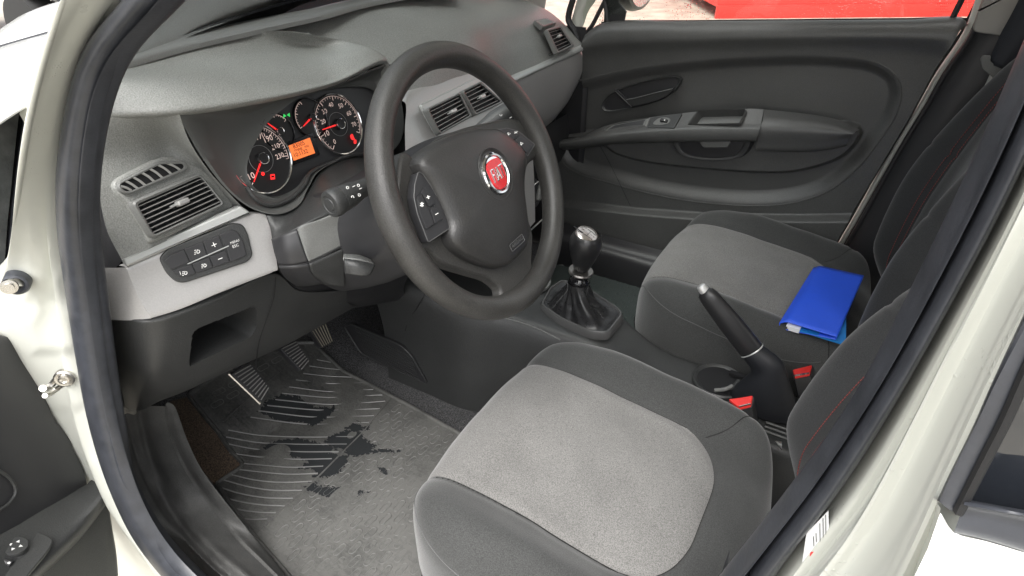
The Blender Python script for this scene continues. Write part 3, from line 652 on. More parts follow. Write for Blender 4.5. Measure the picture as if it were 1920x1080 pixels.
# bonnet release symbol
mb = MB(); o = pZ(352, 862, .068)
U = (pZ(358, 852, .068) - o).normalized(); Nn = V(0, .3, 1).normalized(); Wd = Nn.cross(U)
mb.tube([o + U * .004 + Wd * .003 + Nn * .002, o + U * .011 + Wd * .003 + Nn * .002, o + U * .011 - Wd * .003 + Nn * .002, o + U * .004 - Wd * .003 + Nn * .002], .0011, 'mark_white', 6, closed=True)
mb.tube([o - U * .006 + Nn * .002, o + U * .004 + Nn * .002], .0013, 'mark_white', 6)
mb.build('release_symbol', BODY)
def fz(x): return -.006 + np.where(x > .52, (x - .52) * .55, 0)
def pF(px_, py_, off=0):
    P = pZ(px_, py_, 0)
    for _ in range(12): P = pZ(px_, py_, float(fz(P.x)) + off)
    return P
mb = MB()
mb.grid([[V(x, y, float(fz(x)) + .004 * math.sin(9 * y) * math.sin(7 * x) - .002) for y in np.linspace(-.66, .66, 90)] for x in np.linspace(-1.2, .86, 110)], 'carpet')
mb.build('carpet', BODY)
mb = MB(); bc = [(318, 752), (350, 745), (388, 790), (408, 812), (428, 845), (455, 872), (400, 907), (370, 872), (345, 812)]
mb.plate([pF(x, y, .004) for x, y in bc], (0, 0, 1), .004, 'brown_carpet'); mb.build('worn_carpet', BODY)
# firewall and the dark space under the dashboard
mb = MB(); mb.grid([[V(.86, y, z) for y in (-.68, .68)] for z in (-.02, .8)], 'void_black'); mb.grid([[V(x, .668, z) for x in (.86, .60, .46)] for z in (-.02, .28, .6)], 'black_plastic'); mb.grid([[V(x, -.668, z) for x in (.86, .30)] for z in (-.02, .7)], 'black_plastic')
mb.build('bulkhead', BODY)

# ---- small hardware on the pillar
mb = MB(); o = pY(22, 535, .775); ax = V(-.85, .5, .1)
mb.lathe([(.0135, -.03), (.0135, -.004), (.0115, 0), (.009, .001), (.007, -.003)], pY(30, 535, .772), ax, 'rubber_seal', 30, ex=(1, 1))
mb.lathe([(.0085, 0), (.0085, .004), (.0055, .0045), (.0055, .008), (0, .008)], pY(18, 536, .778), ax, 'steel', 24)
mb.build('hinge_bolt', BODY)
mb = MB(); o = pY(121, 709, .762); ax = V(-.72, .69, .05)
mb.lathe([(.0125, -.004), (.0125, .002), (.0105, .0035), (.0065, .003), (.0065, .005), (.0045, .0055), (.003, .003), (0, .003)], o, ax, 'steel', 28)
mb.tube([o + V(0, 0, .009), pY(105, 712, .765), pY(92, 726, .775), pY(80, 728, .785)], .0045, 'steel', 8, sub=14)
mb.tube([o + V(0, 0, -.008), pY(108, 728, .765), pY(95, 738, .775), pY(84, 742, .785)], .0035, 'steel', 8, sub=14)
mb.build('door_check', BODY)

# ---- warning sticker low on the rear pillar
st = [(1503, 1062), (1512, 1000), (1553, 958), (1556, 1050), (1545, 1062), (1530, 1090), (1500, 1092)]
Ps = [pY(*p, .742) for p in st]; pl_s = plane3(Ps[0], Ps[2], Ps[3], .001)
mb = MB(); mb.plate([PN(*p, pl_s) for p in st], pl_s[0], .0008, 'label_white')
for k, (xa, ya, xb, yb) in enumerate([(1549, 1030, 1548, 966), (1544, 1022, 1543, 972), (1538, 1030, 1537, 982), (1531, 1016, 1530, 1000), (1526, 1024, 1525, 1006)]):
    mb.tube([PN(xa, ya, shift(pl_s, .0004)), PN(xb, yb, shift(pl_s, .0004))], .0002, 'mark_grey', 4)
mb.plate([PN(*p, shift(pl_s, .0006)) for p in ((1532, 1050), (1531, 1024), (1541, 1018), (1542, 1044))], pl_s[0], .0004, 'label_green')
mb.plate(rc([PN(*p, shift(pl_s, .0008)) for p in ((1518, 1044), (1519, 1036), (1528, 1034), (1527, 1042))], .001), pl_s[0], .0004, 'red_plastic')
for k in range(9): mb.tube([PN(1513 + .6 * k, 1062 - 5 * k + 24, shift(pl_s, .0004)), PN(1522 + .6 * k, 1060 - 5 * k + 24, shift(pl_s, .0004))], .00025, 'mark_grey', 4)
mb.build('warning_sticker', BODY)
# ================================================================== dashboard
DASH = thing('dashboard', 'dark grey dashboard with silver trim strip, air vents and red-lit dials', 'dashboard', (.40, 0, .40))
# --- top pad, passenger side and centre
def st(y, *xz): return [V(x, y, z) for x, z in xz]
cols = [st(.66, (.355, .838), (.35, .82), (.345, .80), (.34, .76), (.335, .70), (.335, .648)),
        st(.45, (.415, .838), (.41, .820), (.40, .795), (.39, .765), (.38, .735), (.375, .70)),
        st(.27, (.448, .838), (.43, .826), (.40, .800), (.385, .77), (.37, .738), (.36, .71)),
        st(.20, (.452, .838), (.43, .827), (.385, .802), (.345, .772), (.32, .742), (.31, .712)),
        st(.145, (.456, .838), (.43, .828), (.378, .804), (.326, .776), (.292, .747), (.272, .714)),
        st(-.02, (.468, .838), (.43, .828), (.38, .808), (.333, .782), (.298, .75), (.280, .708)),
        st(-.14, (.480, .832), (.44, .823), (.39, .804), (.337, .778), (.305, .735), (.292, .690)),
        st(-.24, (.49, .824), (.45, .815), (.40, .798), (.352, .768), (.322, .715), (.303, .650)),
        st(-.40, (.50, .803), (.46, .796), (.41, .780), (.362, .752), (.330, .705), (.304, .650)),
        st(-.55, (.505, .778), (.46, .772), (.41, .757), (.365, .732), (.333, .695), (.303, .650)),
        st(-.64, (.49, .758), (.45, .752), (.405, .738), (.368, .716), (.335, .685), (.300, .650)),
        st(-.665, (.47, .74), (.44, .735), (.40, .722), (.366, .704), (.336, .68), (.302, .652))]
mb = MB(); mb.patch(cols, 'dash_skin', 120, 46); mb.build('top_pad', DASH)
# defroster rim along the glass
rz = [(215, 105), (350, 66), (480, 36), (600, 14), (690, -6), (850, -32)]; rf_ = [(212, 125), (350, 86), (480, 56), (600, 30), (690, 6), (850, -22)]
ra_ = px(rz, pZ, .843); rb_ = px(rf_, pZ, .841)
mb = MB(); mb.patch([[p + V(.02, 0, -.004) for p in ra_], ra_, [mix(p, q, .15) + V(0, 0, .003) for p, q in zip(ra_, rb_)], [mix(p, q, .45) + V(0, 0, .0) for p, q in zip(ra_, rb_)], [mix(p, q, .85) + V(0, 0, .001) for p, q in zip(ra_, rb_)], rb_, [p + V(-.004, 0, -.006) for p in rb_]], 'grey_trim', 16, 70); mb.build('defroster_rim', DASH)

# --- hood over the dials
def xc(l): return [pX(a, b, c) for a, b, c in l]
back = [pZ(216, 126, .837), pZ(350, 88, .838), pZ(480, 60, .838), pZ(540, 58, .835), pZ(575, 62, .828)]
r1 = xc([(217, 135, .36), (348, 115, .37), (480, 98, .375), (585, 88, .37), (640, 76, .34)])
r2_ = xc([(211, 156, .325), (342, 152, .30), (480, 146, .29), (610, 126, .29), (700, 92, .295)])
r3 = xc([(205, 185, .308), (341, 184, .272), (492, 171, .262), (622, 148, .262), (722, 106, .275)])
r4 = xc([(200, 214, .30), (340, 208, .262), (500, 185, .252), (628, 155, .253), (727, 116, .268)])
for q_r, dz_ in ((back, .0), (r1, .03), (r2_, .04), (r3, .035), (r4, .02)): q_r.append(q_r[-1] + V(.004, -.007, -dz_))
r5 = [p + V(.012, 0, -.008) for p in r4]; r6 = [p + V(.06, -.002, -.006) for p in r4]; r7 = [p + V(.13, 0, -.010) for p in r4]
mb = MB(); mb.patch([back, r1, r2_, r3, r4, r5, r6], 'dash_skin', 90, 90); mb.build('instrument_hood', DASH)

# --- end of the dashboard beside the driver's door
mb = MB()
PVoff = .020
ra = [r4[0] + V(.003, .004, .0)] + xc([(265, 212, .287), (335, 209, .265)])
def qv(x, y): return PN(x, y, PVb)
PVb = plane3((.305, .633, .70), (.32, .533, .70), (.29, .635, .655), .010)
rb = [qv(188, 290), qv(262, 282), qv(320, 272)] + xc([(354, 262, .276)])
rc_ = [qv(186, 350), qv(270, 345), qv(376, 320)] + xc([(390, 318, .273)])
rd_ = [qv(200, 430), qv(290, 425), qv(418, 372)] + xc([(433, 366, .266)])
re_ = [qv(228, 487), qv(300, 456), qv(446, 402)] + xc([(464, 398, .254)])
mb.patch([ra, rb, rc_, rd_, re_], 'dash_skin', 40, 40)
# end cap
ea = xc([(200, 214, .302), (184, 320, .335), (192, 400, .345), (203, 520, .36)]); eb = xc([(197, 214, .31), (176, 320, .37), (180, 420, .40), (190, 560, .42)])
mb.patch([xc([(205, 216, .30), (189, 310, .33), (200, 400, .33), (232, 486, .31)]), ea, eb], 'black_plastic', 8, 20)
mb.build('side_panel', DASH)
# --- vent pod
PV = plane3((.305, .633, .70), (.32, .533, .70), (.29, .635, .655), .016)
def q_(l, pl): return [PN(a, b, pl) for a, b in l]
pod = q_([(212, 345), (224, 332), (296, 296), (316, 292), (336, 296), (378, 313), (402, 335), (443, 388), (300, 450), (283, 457), (275, 432), (240, 380), (222, 364)], shift(PV, .002))
mb = MB(); mb.plate(rc(pod, .008, 4), PV[0], .030, 'dash_skin', .0035)
mb.build('vent_surround', DASH)
def ring(mb_, out, inn, pl, h, m, back_=.01):
    """raised frame between two outlines with the same number of corners"""
    a = rc([PN(x, y, shift(pl, h * .3)) for x, y in out], .006, 4); b = rc([PN(x, y, shift(pl, h)) for x, y in mixl(out, inn, .45)], .006, 4)
    c = rc([PN(x, y, shift(pl, h * .7)) for x, y in inn], .004, 4); d = rc([PN(x, y, shift(pl, -back_)) for x, y in inn], .004, 4)
    e = [p - Vector(pl[0]) * .01 for p in a]
    mb_.grid([e, a, b, c, d], m, cv=True)
def mixl(a, b, t): return [(p[0] + (q[0] - p[0]) * t, p[1] + (q[1] - p[1]) * t) for p, q in zip(a, b)]
def bil(q, u, v):
    (x0, y0), (x1, y1), (x2, y2), (x3, y3) = q   # TL TR BR BL
    a = (x0 + (x1 - x0) * u, y0 + (y1 - y0) * u); b = (x3 + (x2 - x3) * u, y3 + (y2 - y3) * u)
    return (a[0] + (b[0] - a[0]) * v, a[1] + (b[1] - a[1]) * v)
def vent(parent, out, inn, pl, nslat, ku, kv, name='air_vent', slant=0, frame='grey_trim', knob=True, nvert=5, m='grey_trim', fr2=None):
    mb = MB(); ring(mb, out, inn, pl, .003, frame, .012); N = Vector(pl[0])
    mb.plate([PN(*p, shift(pl, -.0085)) for p in inn], N, .004, 'void_black')  # near-black plate paints the shade of the duct behind the slats
    f = mb.build(name, parent)
    sl = MB()
    for k in range(nslat):
        v = (k + .5) / nslat
        A = PN(*bil(inn, 0, v), shift(pl, -.001)); B = PN(*bil(inn, 1, v), shift(pl, -.001)); d = (B - A).normalized(); wv = d.cross(N)
        for p in (0,):
            a0, b0 = A, B; bk = -N * .009 + wv * .0025 * (1 if wv.z > 0 else -1)
            th = wv * .00045
            sl.add([a0 - th, b0 - th, b0 + th, a0 + th, a0 - th + bk, b0 - th + bk, b0 + th + bk, a0 + th + bk], [(4, 5, 6, 7), (0, 1, 5, 4), (3, 2, 6, 7)], 'black_plastic', False); sl.add([a0 - th * 1.3 + N * .0002, b0 - th * 1.3 + N * .0002, b0 + th * 1.3 + N * .0002, a0 + th * 1.3 + N * .0002], [(0, 1, 2, 3)], 'slat_highlight', False)
    sl.build('slats', f)
    if nvert:
        for k in range(nvert):
            sv = MB()
            u = (k + .5) / nvert; A = PN(*bil(inn, u, .0), shift(pl, -.0085)); B = PN(*bil(inn, u, 1), shift(pl, -.0085))
            sv.tube([A, B], .0012, 'black_plastic', 6); sv.build('vane', f)
    if knob:
        kb = MB(); c = PN(*bil(inn, ku, kv), shift(pl, .005)); d = (PN(*bil(inn, 1, kv), pl) - PN(*bil(inn, 0, kv), pl)).normalized(); wv = d.cross(N)
        kb.box(c, (.017, .007, .008), 'bright_trim', d, N.cross(d), .0018)
        kb.box(c - d * .012 - N * .003, (.008, .0025, .004), 'bright_trim', d, N.cross(d), .0006)
        kb.build('thumb_tab', f)
    return f
vent(DASH, [(246, 379), (374, 324), (424, 383), (288, 447)], [(257, 383), (376, 331), (416, 381), (289, 440)], shift(PV, .011), 7, .57, .48, nvert=6)
# demister slot, curved blades
so_ = [(219, 345), (300, 302), (350, 302), (354, 318), (243, 364), (228, 362)]; si_ = [(224, 346), (301, 308), (343, 307), (345, 315), (243, 359), (232, 358)]
mb = MB(); ring(mb, so_, si_, shift(PV, .0055), .0015, 'grey_trim', .01); mb.plate([PN(*p, shift(PV, .0035)) for p in si_], PV[0], .003, 'void_black'); f = mb.build('demister_vent', DASH)  # black plate, shade inside the slot put into its colour
mb = MB()
for a_, b_ in (((225, 349), (246, 357)), ((232, 338), (260, 355)), ((247, 331), (274, 349)), ((264, 323), (290, 341)), ((280, 316), (305, 334)), ((296, 309), (321, 326)), ((313, 306), (338, 319))):
    mb.tube([PN(*a_, shift(PV, .0055)), PN((a_[0] + b_[0]) / 2 + 1, (a_[1] + b_[1]) / 2 - 1.2, shift(PV, .006)), PN(*b_, shift(PV, .0055))], .0010, 'slat_highlight', 6, sub=8, flat=(1, 1.6))
mb.build('blades', f)

# --- silver fascia, driver's side
PF = plane3((.298, .672, .641), tuple(pX(505, 400, .242)), tuple(pX(300, 592, .272)))
def fa(x, y, o=0): return PN(x, y, shift(PF, o))
mb = MB()
mb.plate(rc([fa(*p, .006) for p in ((231, 484), (452, 386), (466, 395), (468, 400), (240, 500), (235, 497))], [.003, .002, .004, .001, .002, .002]), PF[0], .02, 'bright_silver', .0025) if 'bright_silver' in MATS else None
mat('bright_silver', (.42, .43, .42), .33, metal=.35)
mb.plate(rc([fa(*p, .006) for p in ((231, 484), (452, 386), (466, 395), (470, 400), (240, 500), (235, 497))], [.003, .002, .004, .001, .002, .002]), PF[0], .02, 'bright_silver', .0025)
mb.build('trim_strip', DASH)
f0 = [fa(*p) for p in ((236, 501), (300, 474), (370, 444), (440, 414), (474, 401), (498, 401), (505, 412))]
f1 = [fa(*p) for p in ((250, 535), (310, 510), (380, 482), (450, 452), (490, 436), (512, 440))]
f2 = [fa(*p) for p in ((262, 562), (320, 546), (400, 516), (470, 488), (500, 478), (517, 480))]
f3 = [fa(*p) for p in ((284, 597), (340, 580), (410, 551), (480, 523), (512, 511), (521, 507))]
mb = MB(); bk = Vector((.012, 0, -.002))
mb.patch([[p + V(.012, .002, -.0) for p in f0], [p + V(.001, 0, -.0005) for p in f0], f0[:1] and [mix(p, q, .07) for p, q in zip(cr(f0, 12), cr(f1, 12))], f1, f2, [mix(p, q, .92) for p, q in zip(cr(f2, 12), cr(f3, 12))], [p + V(.001, 0, 0) for p in f3], [p + V(.016, 0, .003) for p in f3]], 'silver_trim', 46, 50)
# rounded end towards the door
g0 = cr([fa(236, 501), fa(244, 520), fa(250, 535), fa(262, 562), fa(284, 597)], 10)
mb.patch([g0, [p + V(.006, .005, 0) for p in g0], [p + V(.022, .014 + .004 * i / 10, 0) for i, p in enumerate(g0)], [p + V(.08, .045, .0) for p in g0]], 'silver_trim', 18, 20)
g1 = cr([fa(505, 412), fa(512, 440), fa(517, 480), fa(521, 507)], 10)
mb.patch([g1, [p + V(.004, -.003, 0) for p in g1], [p + V(.03, -.006, 0) for p in g1]], 'silver_trim', 10, 14)
mb.build('fascia', DASH)
# switch bank
so2 = [(298, 484), (316, 466), (436, 418), (456, 420), (466, 440), (475, 480), (464, 492), (346, 531), (330, 529), (312, 512)]
si2 = [(308, 489), (322, 476), (434, 430), (446, 434), (456, 452), (463, 478), (456, 484), (350, 519), (336, 519), (322, 508)]
mb = MB()
a = rc([fa(*p, .0045) for p in so2], .006); 
mb.plate(a, PF[0], .008, 'dark_plastic', .002); 
sw = mb.build('light_switch_panel', DASH)
grp = [((308, 489), (322, 476), (345, 467), (356, 492), (322, 506)), ((346, 466.5), (380, 453), (389, 479), (357, 491.5)), ((381, 452.5), (410, 441), (420, 466), (390, 478.5)),
       ((411, 440.5), (434, 430), (446, 434), (456, 452), (463, 478), (456, 483), (432, 492), (424, 464)), ((323, 508), (359, 495), (368, 513), (350, 519), (336, 519)),
       ((360, 494.5), (392, 482), (400, 502), (369, 512.5)), ((393, 481.5), (423, 469), (431, 491.5), (401, 501.5))]
for p in grp:
    mb = MB(); c_ = np.mean(p, axis=0); pp = [(c_[0] + (x - c_[0]) * .985, c_[1] + (y - c_[1]) * .98) for x, y in p]
    mb.plate(rc([fa(x, y, .0068) for x, y in pp], .0012, 3), PF[0], .004, 'black_plastic', .0007); mb.build('button', sw)
mb = MB(); mb.tube([fa(352, 495, .0075), fa(429, 461, .0075)], .0008, 'bright_silver', 6); mb.build('divider', sw)
mb = MB(); o3 = .0072; Nf = PF[0]
def sg(l, m='mark_white', r=.00055, pf=fa, o=o3, closed=False, k=0): mb.tube([pf(x, y, o) for x, y in l], r, m, 5, closed=closed, sub=k or None)
mb.text('MENU', fa(433, 458, o3), fa(449, 452, o3), Nf, 'mark_white'); mb.text('ESC', fa(437, 465, o3), fa(448, 461, o3), Nf, 'mark_white')
sg([(397, 461), (406, 457)]); sg([(399.5, 454.5), (403.5, 463)]); sg([(409, 486.5), (417, 483.5)])
def lampsym(cx, cy, s=1, flip=1):
    sg([(cx + 1 * s, cy - 4 * s), (cx + 5 * s, cy - 3 * s), (cx + 6.5 * s, cy), (cx + 4 * s, cy + 3 * s), (cx + 1 * s, cy + 3.5 * s), (cx + 0 * s, cy)], closed=True)
    for dy in (-4, 0, 4): sg([(cx - 2 * s, cy + dy * s + .5), (cx - 5 * s, cy + (dy + 1.2) * s + .5)])
lampsym(369, 472, .9); lampsym(382, 498, .8)
lampsym(346, 512, .8); sg([(337, 509), (339, 515)], r=.0004)
mb.build('symbols', sw)

# --- silver centre panel with the twin vents
PC = plane3((.252, .13, .70), (.221, .13, .644), (.279, -.10, .69))
def pc_(x, y, o=0): return PN(x, y, shift(PC, o))
top_ = [pc_(*p, -.004) for p in ((759, 192), (763, 182), (775, 172), (866, 133), (905, 124), (935, 128), (960, 148))]
bot_ = [pc_(*p) for p in ((760, 285), (775, 300), (820, 330), (900, 330), (960, 300), (985, 262), (990, 240))]
# the face runs on below behind the steering wheel as the radio blank and heater panel
mb = MB()
L_ = [pc_(758, 195, -.003), pc_(757, 240, -.003), pc_(762, 285, -.004), pc_(775, 330, -.01)]
rows = [[p + V(.02, 0, .004) for p in top_], top_, [mix(p, q, .1) + V(-.003, 0, .0) for p, q in zip(top_, bot_)], [mix(p, q, .5) for p, q in zip(top_, bot_)], bot_,]
mb.patch(rows, 'silver_trim', 30, 44, smooth=True)
PH = plane3((.225, .13, .60), (.185, .13, .42), (.235, -.13, .60))
def ph(x, y, o=0): return PN(x, y, shift(PH, o))
hb = [[V(.232, .125, .63), V(.222, .05, .622), V(.224, -.06, .615), V(.232, -.19, .61)], [V(.212, .12, .55), V(.196, .05, .55), V(.196, -.06, .55), V(.205, -.185, .55)], [V(.19, .11, .45), V(.176, .05, .45), V(.176, -.06, .45), V(.182, -.165, .45)], [V(.17, .10, .37), V(.155, .05, .37), V(.155, -.05, .37), V(.165, -.14, .37)]]
mb.patch(hb, 'silver_trim', 30, 30)
for s_ in (0, -1): 
    e = [r[s_] for r in hb]; mb.patch([e, [p + V(.03, .006 if s_ == 0 else -.006, 0) for p in e], [p + V(.13, .0, 0) for p in e]], 'black_plastic', 8, 16)
mb.build('centre_panel', DASH)
vo = [(793, 196), (900, 148), (955, 214), (828, 258)]
mb = MB(); oo = [(788, 196), (902, 141), (962, 214), (828, 264)]
mb.plate(rc([pc_(*p, .005) for p in oo], .007), PC[0], .012, 'bright_silver', .003); mb.build('vent_frame', DASH)
PC2 = shift(PC, .0145)
vent(DASH, [(799, 204), (863, 173), (886, 218), (825, 252)], [(805, 206), (862, 178), (881, 216), (826, 248)], PC2, 6, .62, .5, nvert=4, frame='grey_trim')
vent(DASH, [(866, 170), (902, 152), (944, 192), (891, 217)], [(871, 172), (901, 157), (939, 190), (893, 212)], PC2, 6, .60, .5, nvert=4, frame='grey_trim')
mb = MB(); mb.plate(rc([pc_(*p, .008) for p in ((930, 212), (944, 206), (948, 217), (935, 223))], .001), PC[0], .004, 'grey_trim', .0006); mb.build('hazard_button', DASH)
# heater dial
hc = ph(1000, 362, .0); mb = MB()
mb.lathe([(.034, -.006), (.034, .002), (.031, .0035), (.026, .003), (.024, .006), (.022, .010), (.016, .011), (0, .011)], hc, PH[0], 'dark_plastic', 36)
mb.box(hc + Vector(PH[0]) * .016, (.036, .010, .012), 'grey_trim', (0, .35, -.9), PH[0], .003)
hd = mb.build('heater_dial', DASH)
mb = MB()
mb.tube([hc + Vector(PH[0]) * .004 + (V(0, math.cos(t_), 0) + V(-.2, 0, 1).normalized() * math.sin(t_)) * .029 for t_ in np.linspace(.3, 5.2, 24)], .0009, 'mark_white', 5)
for t_ in (.8, 2.1, 3.4, 4.6): mb.lathe([(0, .001), (.0022, 0), (0, -.001)], hc + Vector(PH[0]) * .003 + (V(0, math.cos(t_), 0) + V(-.2, 0, 1).normalized() * math.sin(t_)) * .040, PH[0], 'mark_white', 8)
mb.build('dial_marks', hd)
mb = MB(); mb.tube([ph(1040 - 50, 436, .004), ph(1012, 416, .004), ph(1030, 402, .004)], .002, 'bright_silver', 6); mb.build('trim_line', DASH)

# --- passenger fascia with bright strip
def st2(y, *xz): return [V(x, y, z) for x, z in xz]
pf = [st2(-.14, (.289, .648), (.287, .62), (.29, .56), (.31, .50), (.34, .46)), st2(-.28, (.300, .640), (.297, .62), (.298, .56), (.315, .50), (.345, .45)),
      st2(-.45, (.302, .640), (.298, .62), (.298, .56), (.315, .50), (.345, .45)), st2(-.60, (.300, .640), (.297, .62), (.298, .565), (.315, .51), (.35, .46)), st2(-.668, (.302, .640), (.300, .62), (.308, .57), (.33, .52), (.37, .47))]
mb = MB(); mb.patch(pf, 'silver_trim', 50, 40); mb.build('glovebox_fascia', DASH)
strip_ = [V(.285, -.14, .654), V(.298, -.28, .652), V(.300, -.45, .652), V(.298, -.60, .653), V(.299, -.67, .654)]
mb = MB(); mb.patch([[p + V(.015, 0, .003) for p in strip_], [p + V(.001, 0, .002) for p in strip_], [p + V(-.004, 0, -.004) for p in strip_], [p + V(-.003, 0, -.010) for p in strip_], [p + V(.012, 0, -.013) for p in strip_]], 'bright_silver', 10, 40); mb.build('trim_strip', DASH)
pl_ = [[V(.345, y, .455) for y in (.14, -.2, -.45, -.665)], [V(.335, y, .40) for y in (.14, -.2, -.45, -.665)], [V(.36, y, .30) for y in (.14, -.2, -.45, -.665)], [V(.46, y, .24) for y in (.14, -.2, -.45, -.665)]]
mb = MB(); mb.patch(pl_, 'black_plastic', 16, 30); mb.build('glovebox', DASH)
mb = MB(); mb.patch([[V(x, -.672, z) for z in (.25, .40, .52, .63)] for x in (.285, .36, .50)], 'black_plastic', 6, 12); mb.build('end_cap', DASH, solid=.004)
# vent at the passenger end
PR = plane3(tuple(pY(1028, 58, -.50)), tuple(pY(1055, 50, -.60)), tuple(pY(1048, 97, -.50)))
vent(DASH, [(1024, 55), (1052, 48), (1077, 86), (1045, 101)], [(1029, 58), (1051, 52), (1071, 84), (1047, 96)], shift(PR, .011), 6, .62, .38, nvert=3)
mb = MB(); PD = plane3((.42, -.50, .771), (.42, -.60, .757), (.385, -.55, .746), .002)
dq = [(1001, 38), (1026, 33), (1044, 42), (1018, 51)]
ring(mb, dq, [(1006, 39), (1025, 35), (1039, 42), (1019, 48)], PD, .002, 'grey_trim', .004); f = mb.build('demister_vent', DASH)
mb = MB(); 
for k in range(9):
    a0 = bil([(1006, 39), (1025, 35), (1039, 42), (1019, 48)], (k + .5) / 9, 0); b0 = bil([(1006, 39), (1025, 35), (1039, 42), (1019, 48)], (k + .5) / 9, 1)
    mb.tube([PN(*a0, shift(PD, .001)), PN(*b0, shift(PD, .001))], .0010, 'bright_silver', 5)
mb.build('blades', f)
mb = MB(); PA = plane3((.318, -.40, .69), (.318, -.5, .69), (.335, -.4, .715), .004); mb.tube(rc([PN(*p, PA) for p in ((1029, 101), (1040, 95), (1041, 99), (1030, 105))], .002), .0007, 'black_plastic', 5, closed=True); mb.build('moulded_mark', DASH)

# --- binnacle: bowl round the instruments
PI = plane3((.288, .45, .70), (.288, .30, .70), (.305, .30, .75))
def pi_(x, y, o=0): return PN(x, y, shift(PI, o))
O_ = [pX(340, 212, .268), pX(355, 255, .272), pX(385, 305, .268), pX(425, 355, .258), pX(470, 390, .248), pX(520, 402, .235), pX(560, 385, .235), pX(578, 350, .25), pX(600, 318, .26), pX(655, 293, .27), pX(720, 292, .275), pX(752, 262, .275), pX(757, 215, .272), pX(742, 150, .27), pX(727, 120, .275), pX(628, 160, .262), pX(500, 190, .262), pX(410, 205, .265)]
I_ = [pi_(*p) for p in ((500, 232), (484, 258), (470, 285), (463, 315), (470, 342), (492, 362), (525, 370), (562, 352), (584, 328), (640, 300), (690, 290), (712, 262), (716, 215), (708, 180), (690, 165), (640, 164), (570, 180), (530, 205))]
mb = MB(); nn_ = 90
Oc = crn(O_, 6); Ic = crn(I_, 6)
def dsm(P): return P
mb.grid([[p + V(.0, 0, 0) for p in Oc], [mix(p, q, .06) + V(-.002, 0, 0) for p, q in zip(Oc, Ic)], [mix(p, q, .3) + V(.006, 0, 0) for p, q in zip(Oc, Ic)], [mix(p, q, .7) + V(.010, 0, 0) for p, q in zip(Oc, Ic)], [mix(p, q, .95) + V(.003, 0, 0) for p, q in zip(Oc, Ic)], Ic, [p + V(.02, 0, 0) for p in Ic]], 'dark_plastic', cv=True)
mb.names = ['surround']; mb.build('instrument_surround', DASH)
mb = MB(); mb.plate(cr([p + V(.006, 0, 0) + (p - sum(I_, V(0, 0, 0)) / len(I_)) * .06 for p in I_], 60, True), PI[0], .01, 'black_plastic'); 
CL = mb.build('instrument_cluster', DASH)
Ni = Vector(PI[0]); Ui = (pi_(600, 250) - pi_(590, 254)); Ui = V(0, -1, 0); Ui = (Ui - Ni * Ui.dot(Ni)).normalized(); Wi = Ni.cross(Ui)
if Wi.z < 0: Wi = -Wi
DO = -.003
def dial(cx, cy, r_, marks, needle, name='dial', a0=225, a1=-45, n_ticks=36, hub=.010, ringm='chrome', inner=True):
    c = pi_(cx, cy, DO); mb = MB()
    mb.lathe([(r_ * 1.06, -.004), (r_ * 1.06, .0015), (r_ * 1.035, .003), (r_ * 1.005, .0022), (r_ * .99, .0002)], c, Ni, ringm, 48)
    mb.lathe([(r_ * 1.0, .0), (0, .0003)], c, Ni, 'dial_black', 40)
    d = mb.build(name, CL)
    def at(deg, rad, o=.0008): return c + (Ui * math.cos(R(deg)) + Wi * math.sin(R(deg))) * rad + Ni * o
    mb = MB()
    for k in range(n_ticks + 1):
        a = a0 + (a1 - a0) * k / n_ticks; big = k % 5 == 0
        mb.tube([at(a, r_ * (.80 if big else .87)), at(a, r_ * .93)], .0005 if big else .0003, 'mark_warm', 4)
    mb.tube([at(a, r_ * .95) for a in np.linspace(a0, a1, 40)], .00035, 'mark_warm', 4)
    if inner: mb.tube([at(a, r_ * .40) for a in np.linspace(0, 360, 40)], .0004, 'mark_grey', 4)
    for s_, deg, rad in marks:
        p = at(deg, r_ * rad); w_ = .0043 * len(s_) * (r_ / .042)
        mb.text(s_, p - Ui * w_ / 2 - Wi * .0025, p + Ui * w_ / 2 - Wi * .0025, Ni, 'mark_warm')
    mb.build('dial_marks', d)
    mb = MB(); mb.tube([at(needle, r_ * .15, .003), at(needle, r_ * .78, .003)], [.0014, .0007], 'red_light', 6); mb.build('needle', d)
    mb = MB(); mb.lathe([(hub, 0), (hub, .006), (hub * .9, .0075), (hub * .8, .007), (0, .007)], c, Ni, 'dial_black', 28); mb.lathe([(hub * 1.02, .006), (hub * .98, .0082), (hub * .88, .0078)], c, Ni, 'chrome', 28); mb.build('needle_cap', d)
    return d, at
rt = (pi_(676, 228) - pi_(592, 236)).length / 2
td, tat = dial(634, 233, rt, [('0', -132, .68), ('10', -165, .66), ('20', 158, .64), ('30', 125, .64), ('40', 90, .66), ('50', 52, .66), ('60', 17, .66), ('70', -18, .70)], 178, a0=228, a1=-35, n_ticks=35, hub=.0085)
sd_, sat = dial(489, 298, rt * 1.03, [('170', 62, .66), ('190', 40, .68), ('210', 14, .66), ('230', -12, .66), ('10', 215, .66), ('50', 165, .66), ('90', 128, .64), ('130', 92, .66)], 222, a0=222, a1=-18, n_ticks=46, hub=.0085)
dial(582, 221, rt * .62, [], 200, name='fuel_gauge', a0=200, a1=105, n_ticks=10, hub=.0055, ringm='gloss_black', inner=False)
dial(521, 247, rt * .55, [], 128, name='temperature_gauge', a0=130, a1=30, n_ticks=10, hub=.0055, ringm='gloss_black', inner=False)
def lamp(mb_): mb_.build('warning_lamp', CL)
def blob(mb, x, y, r_, m, o=.002): mb.tube([pi_(x, y, o) + (Ui * math.cos(a) + Wi * math.sin(a)) * r_ for a in np.linspace(0, 6.28, 9)[:-1]], .0007, m, 5, closed=True)
mb = MB(); blob(mb, 493, 326, .0022, 'red_light'); mb.lathe([(.0012, 0), (0, .0006)], pi_(493, 326, .001), Ni, 'red_light', 8); lamp(mb)
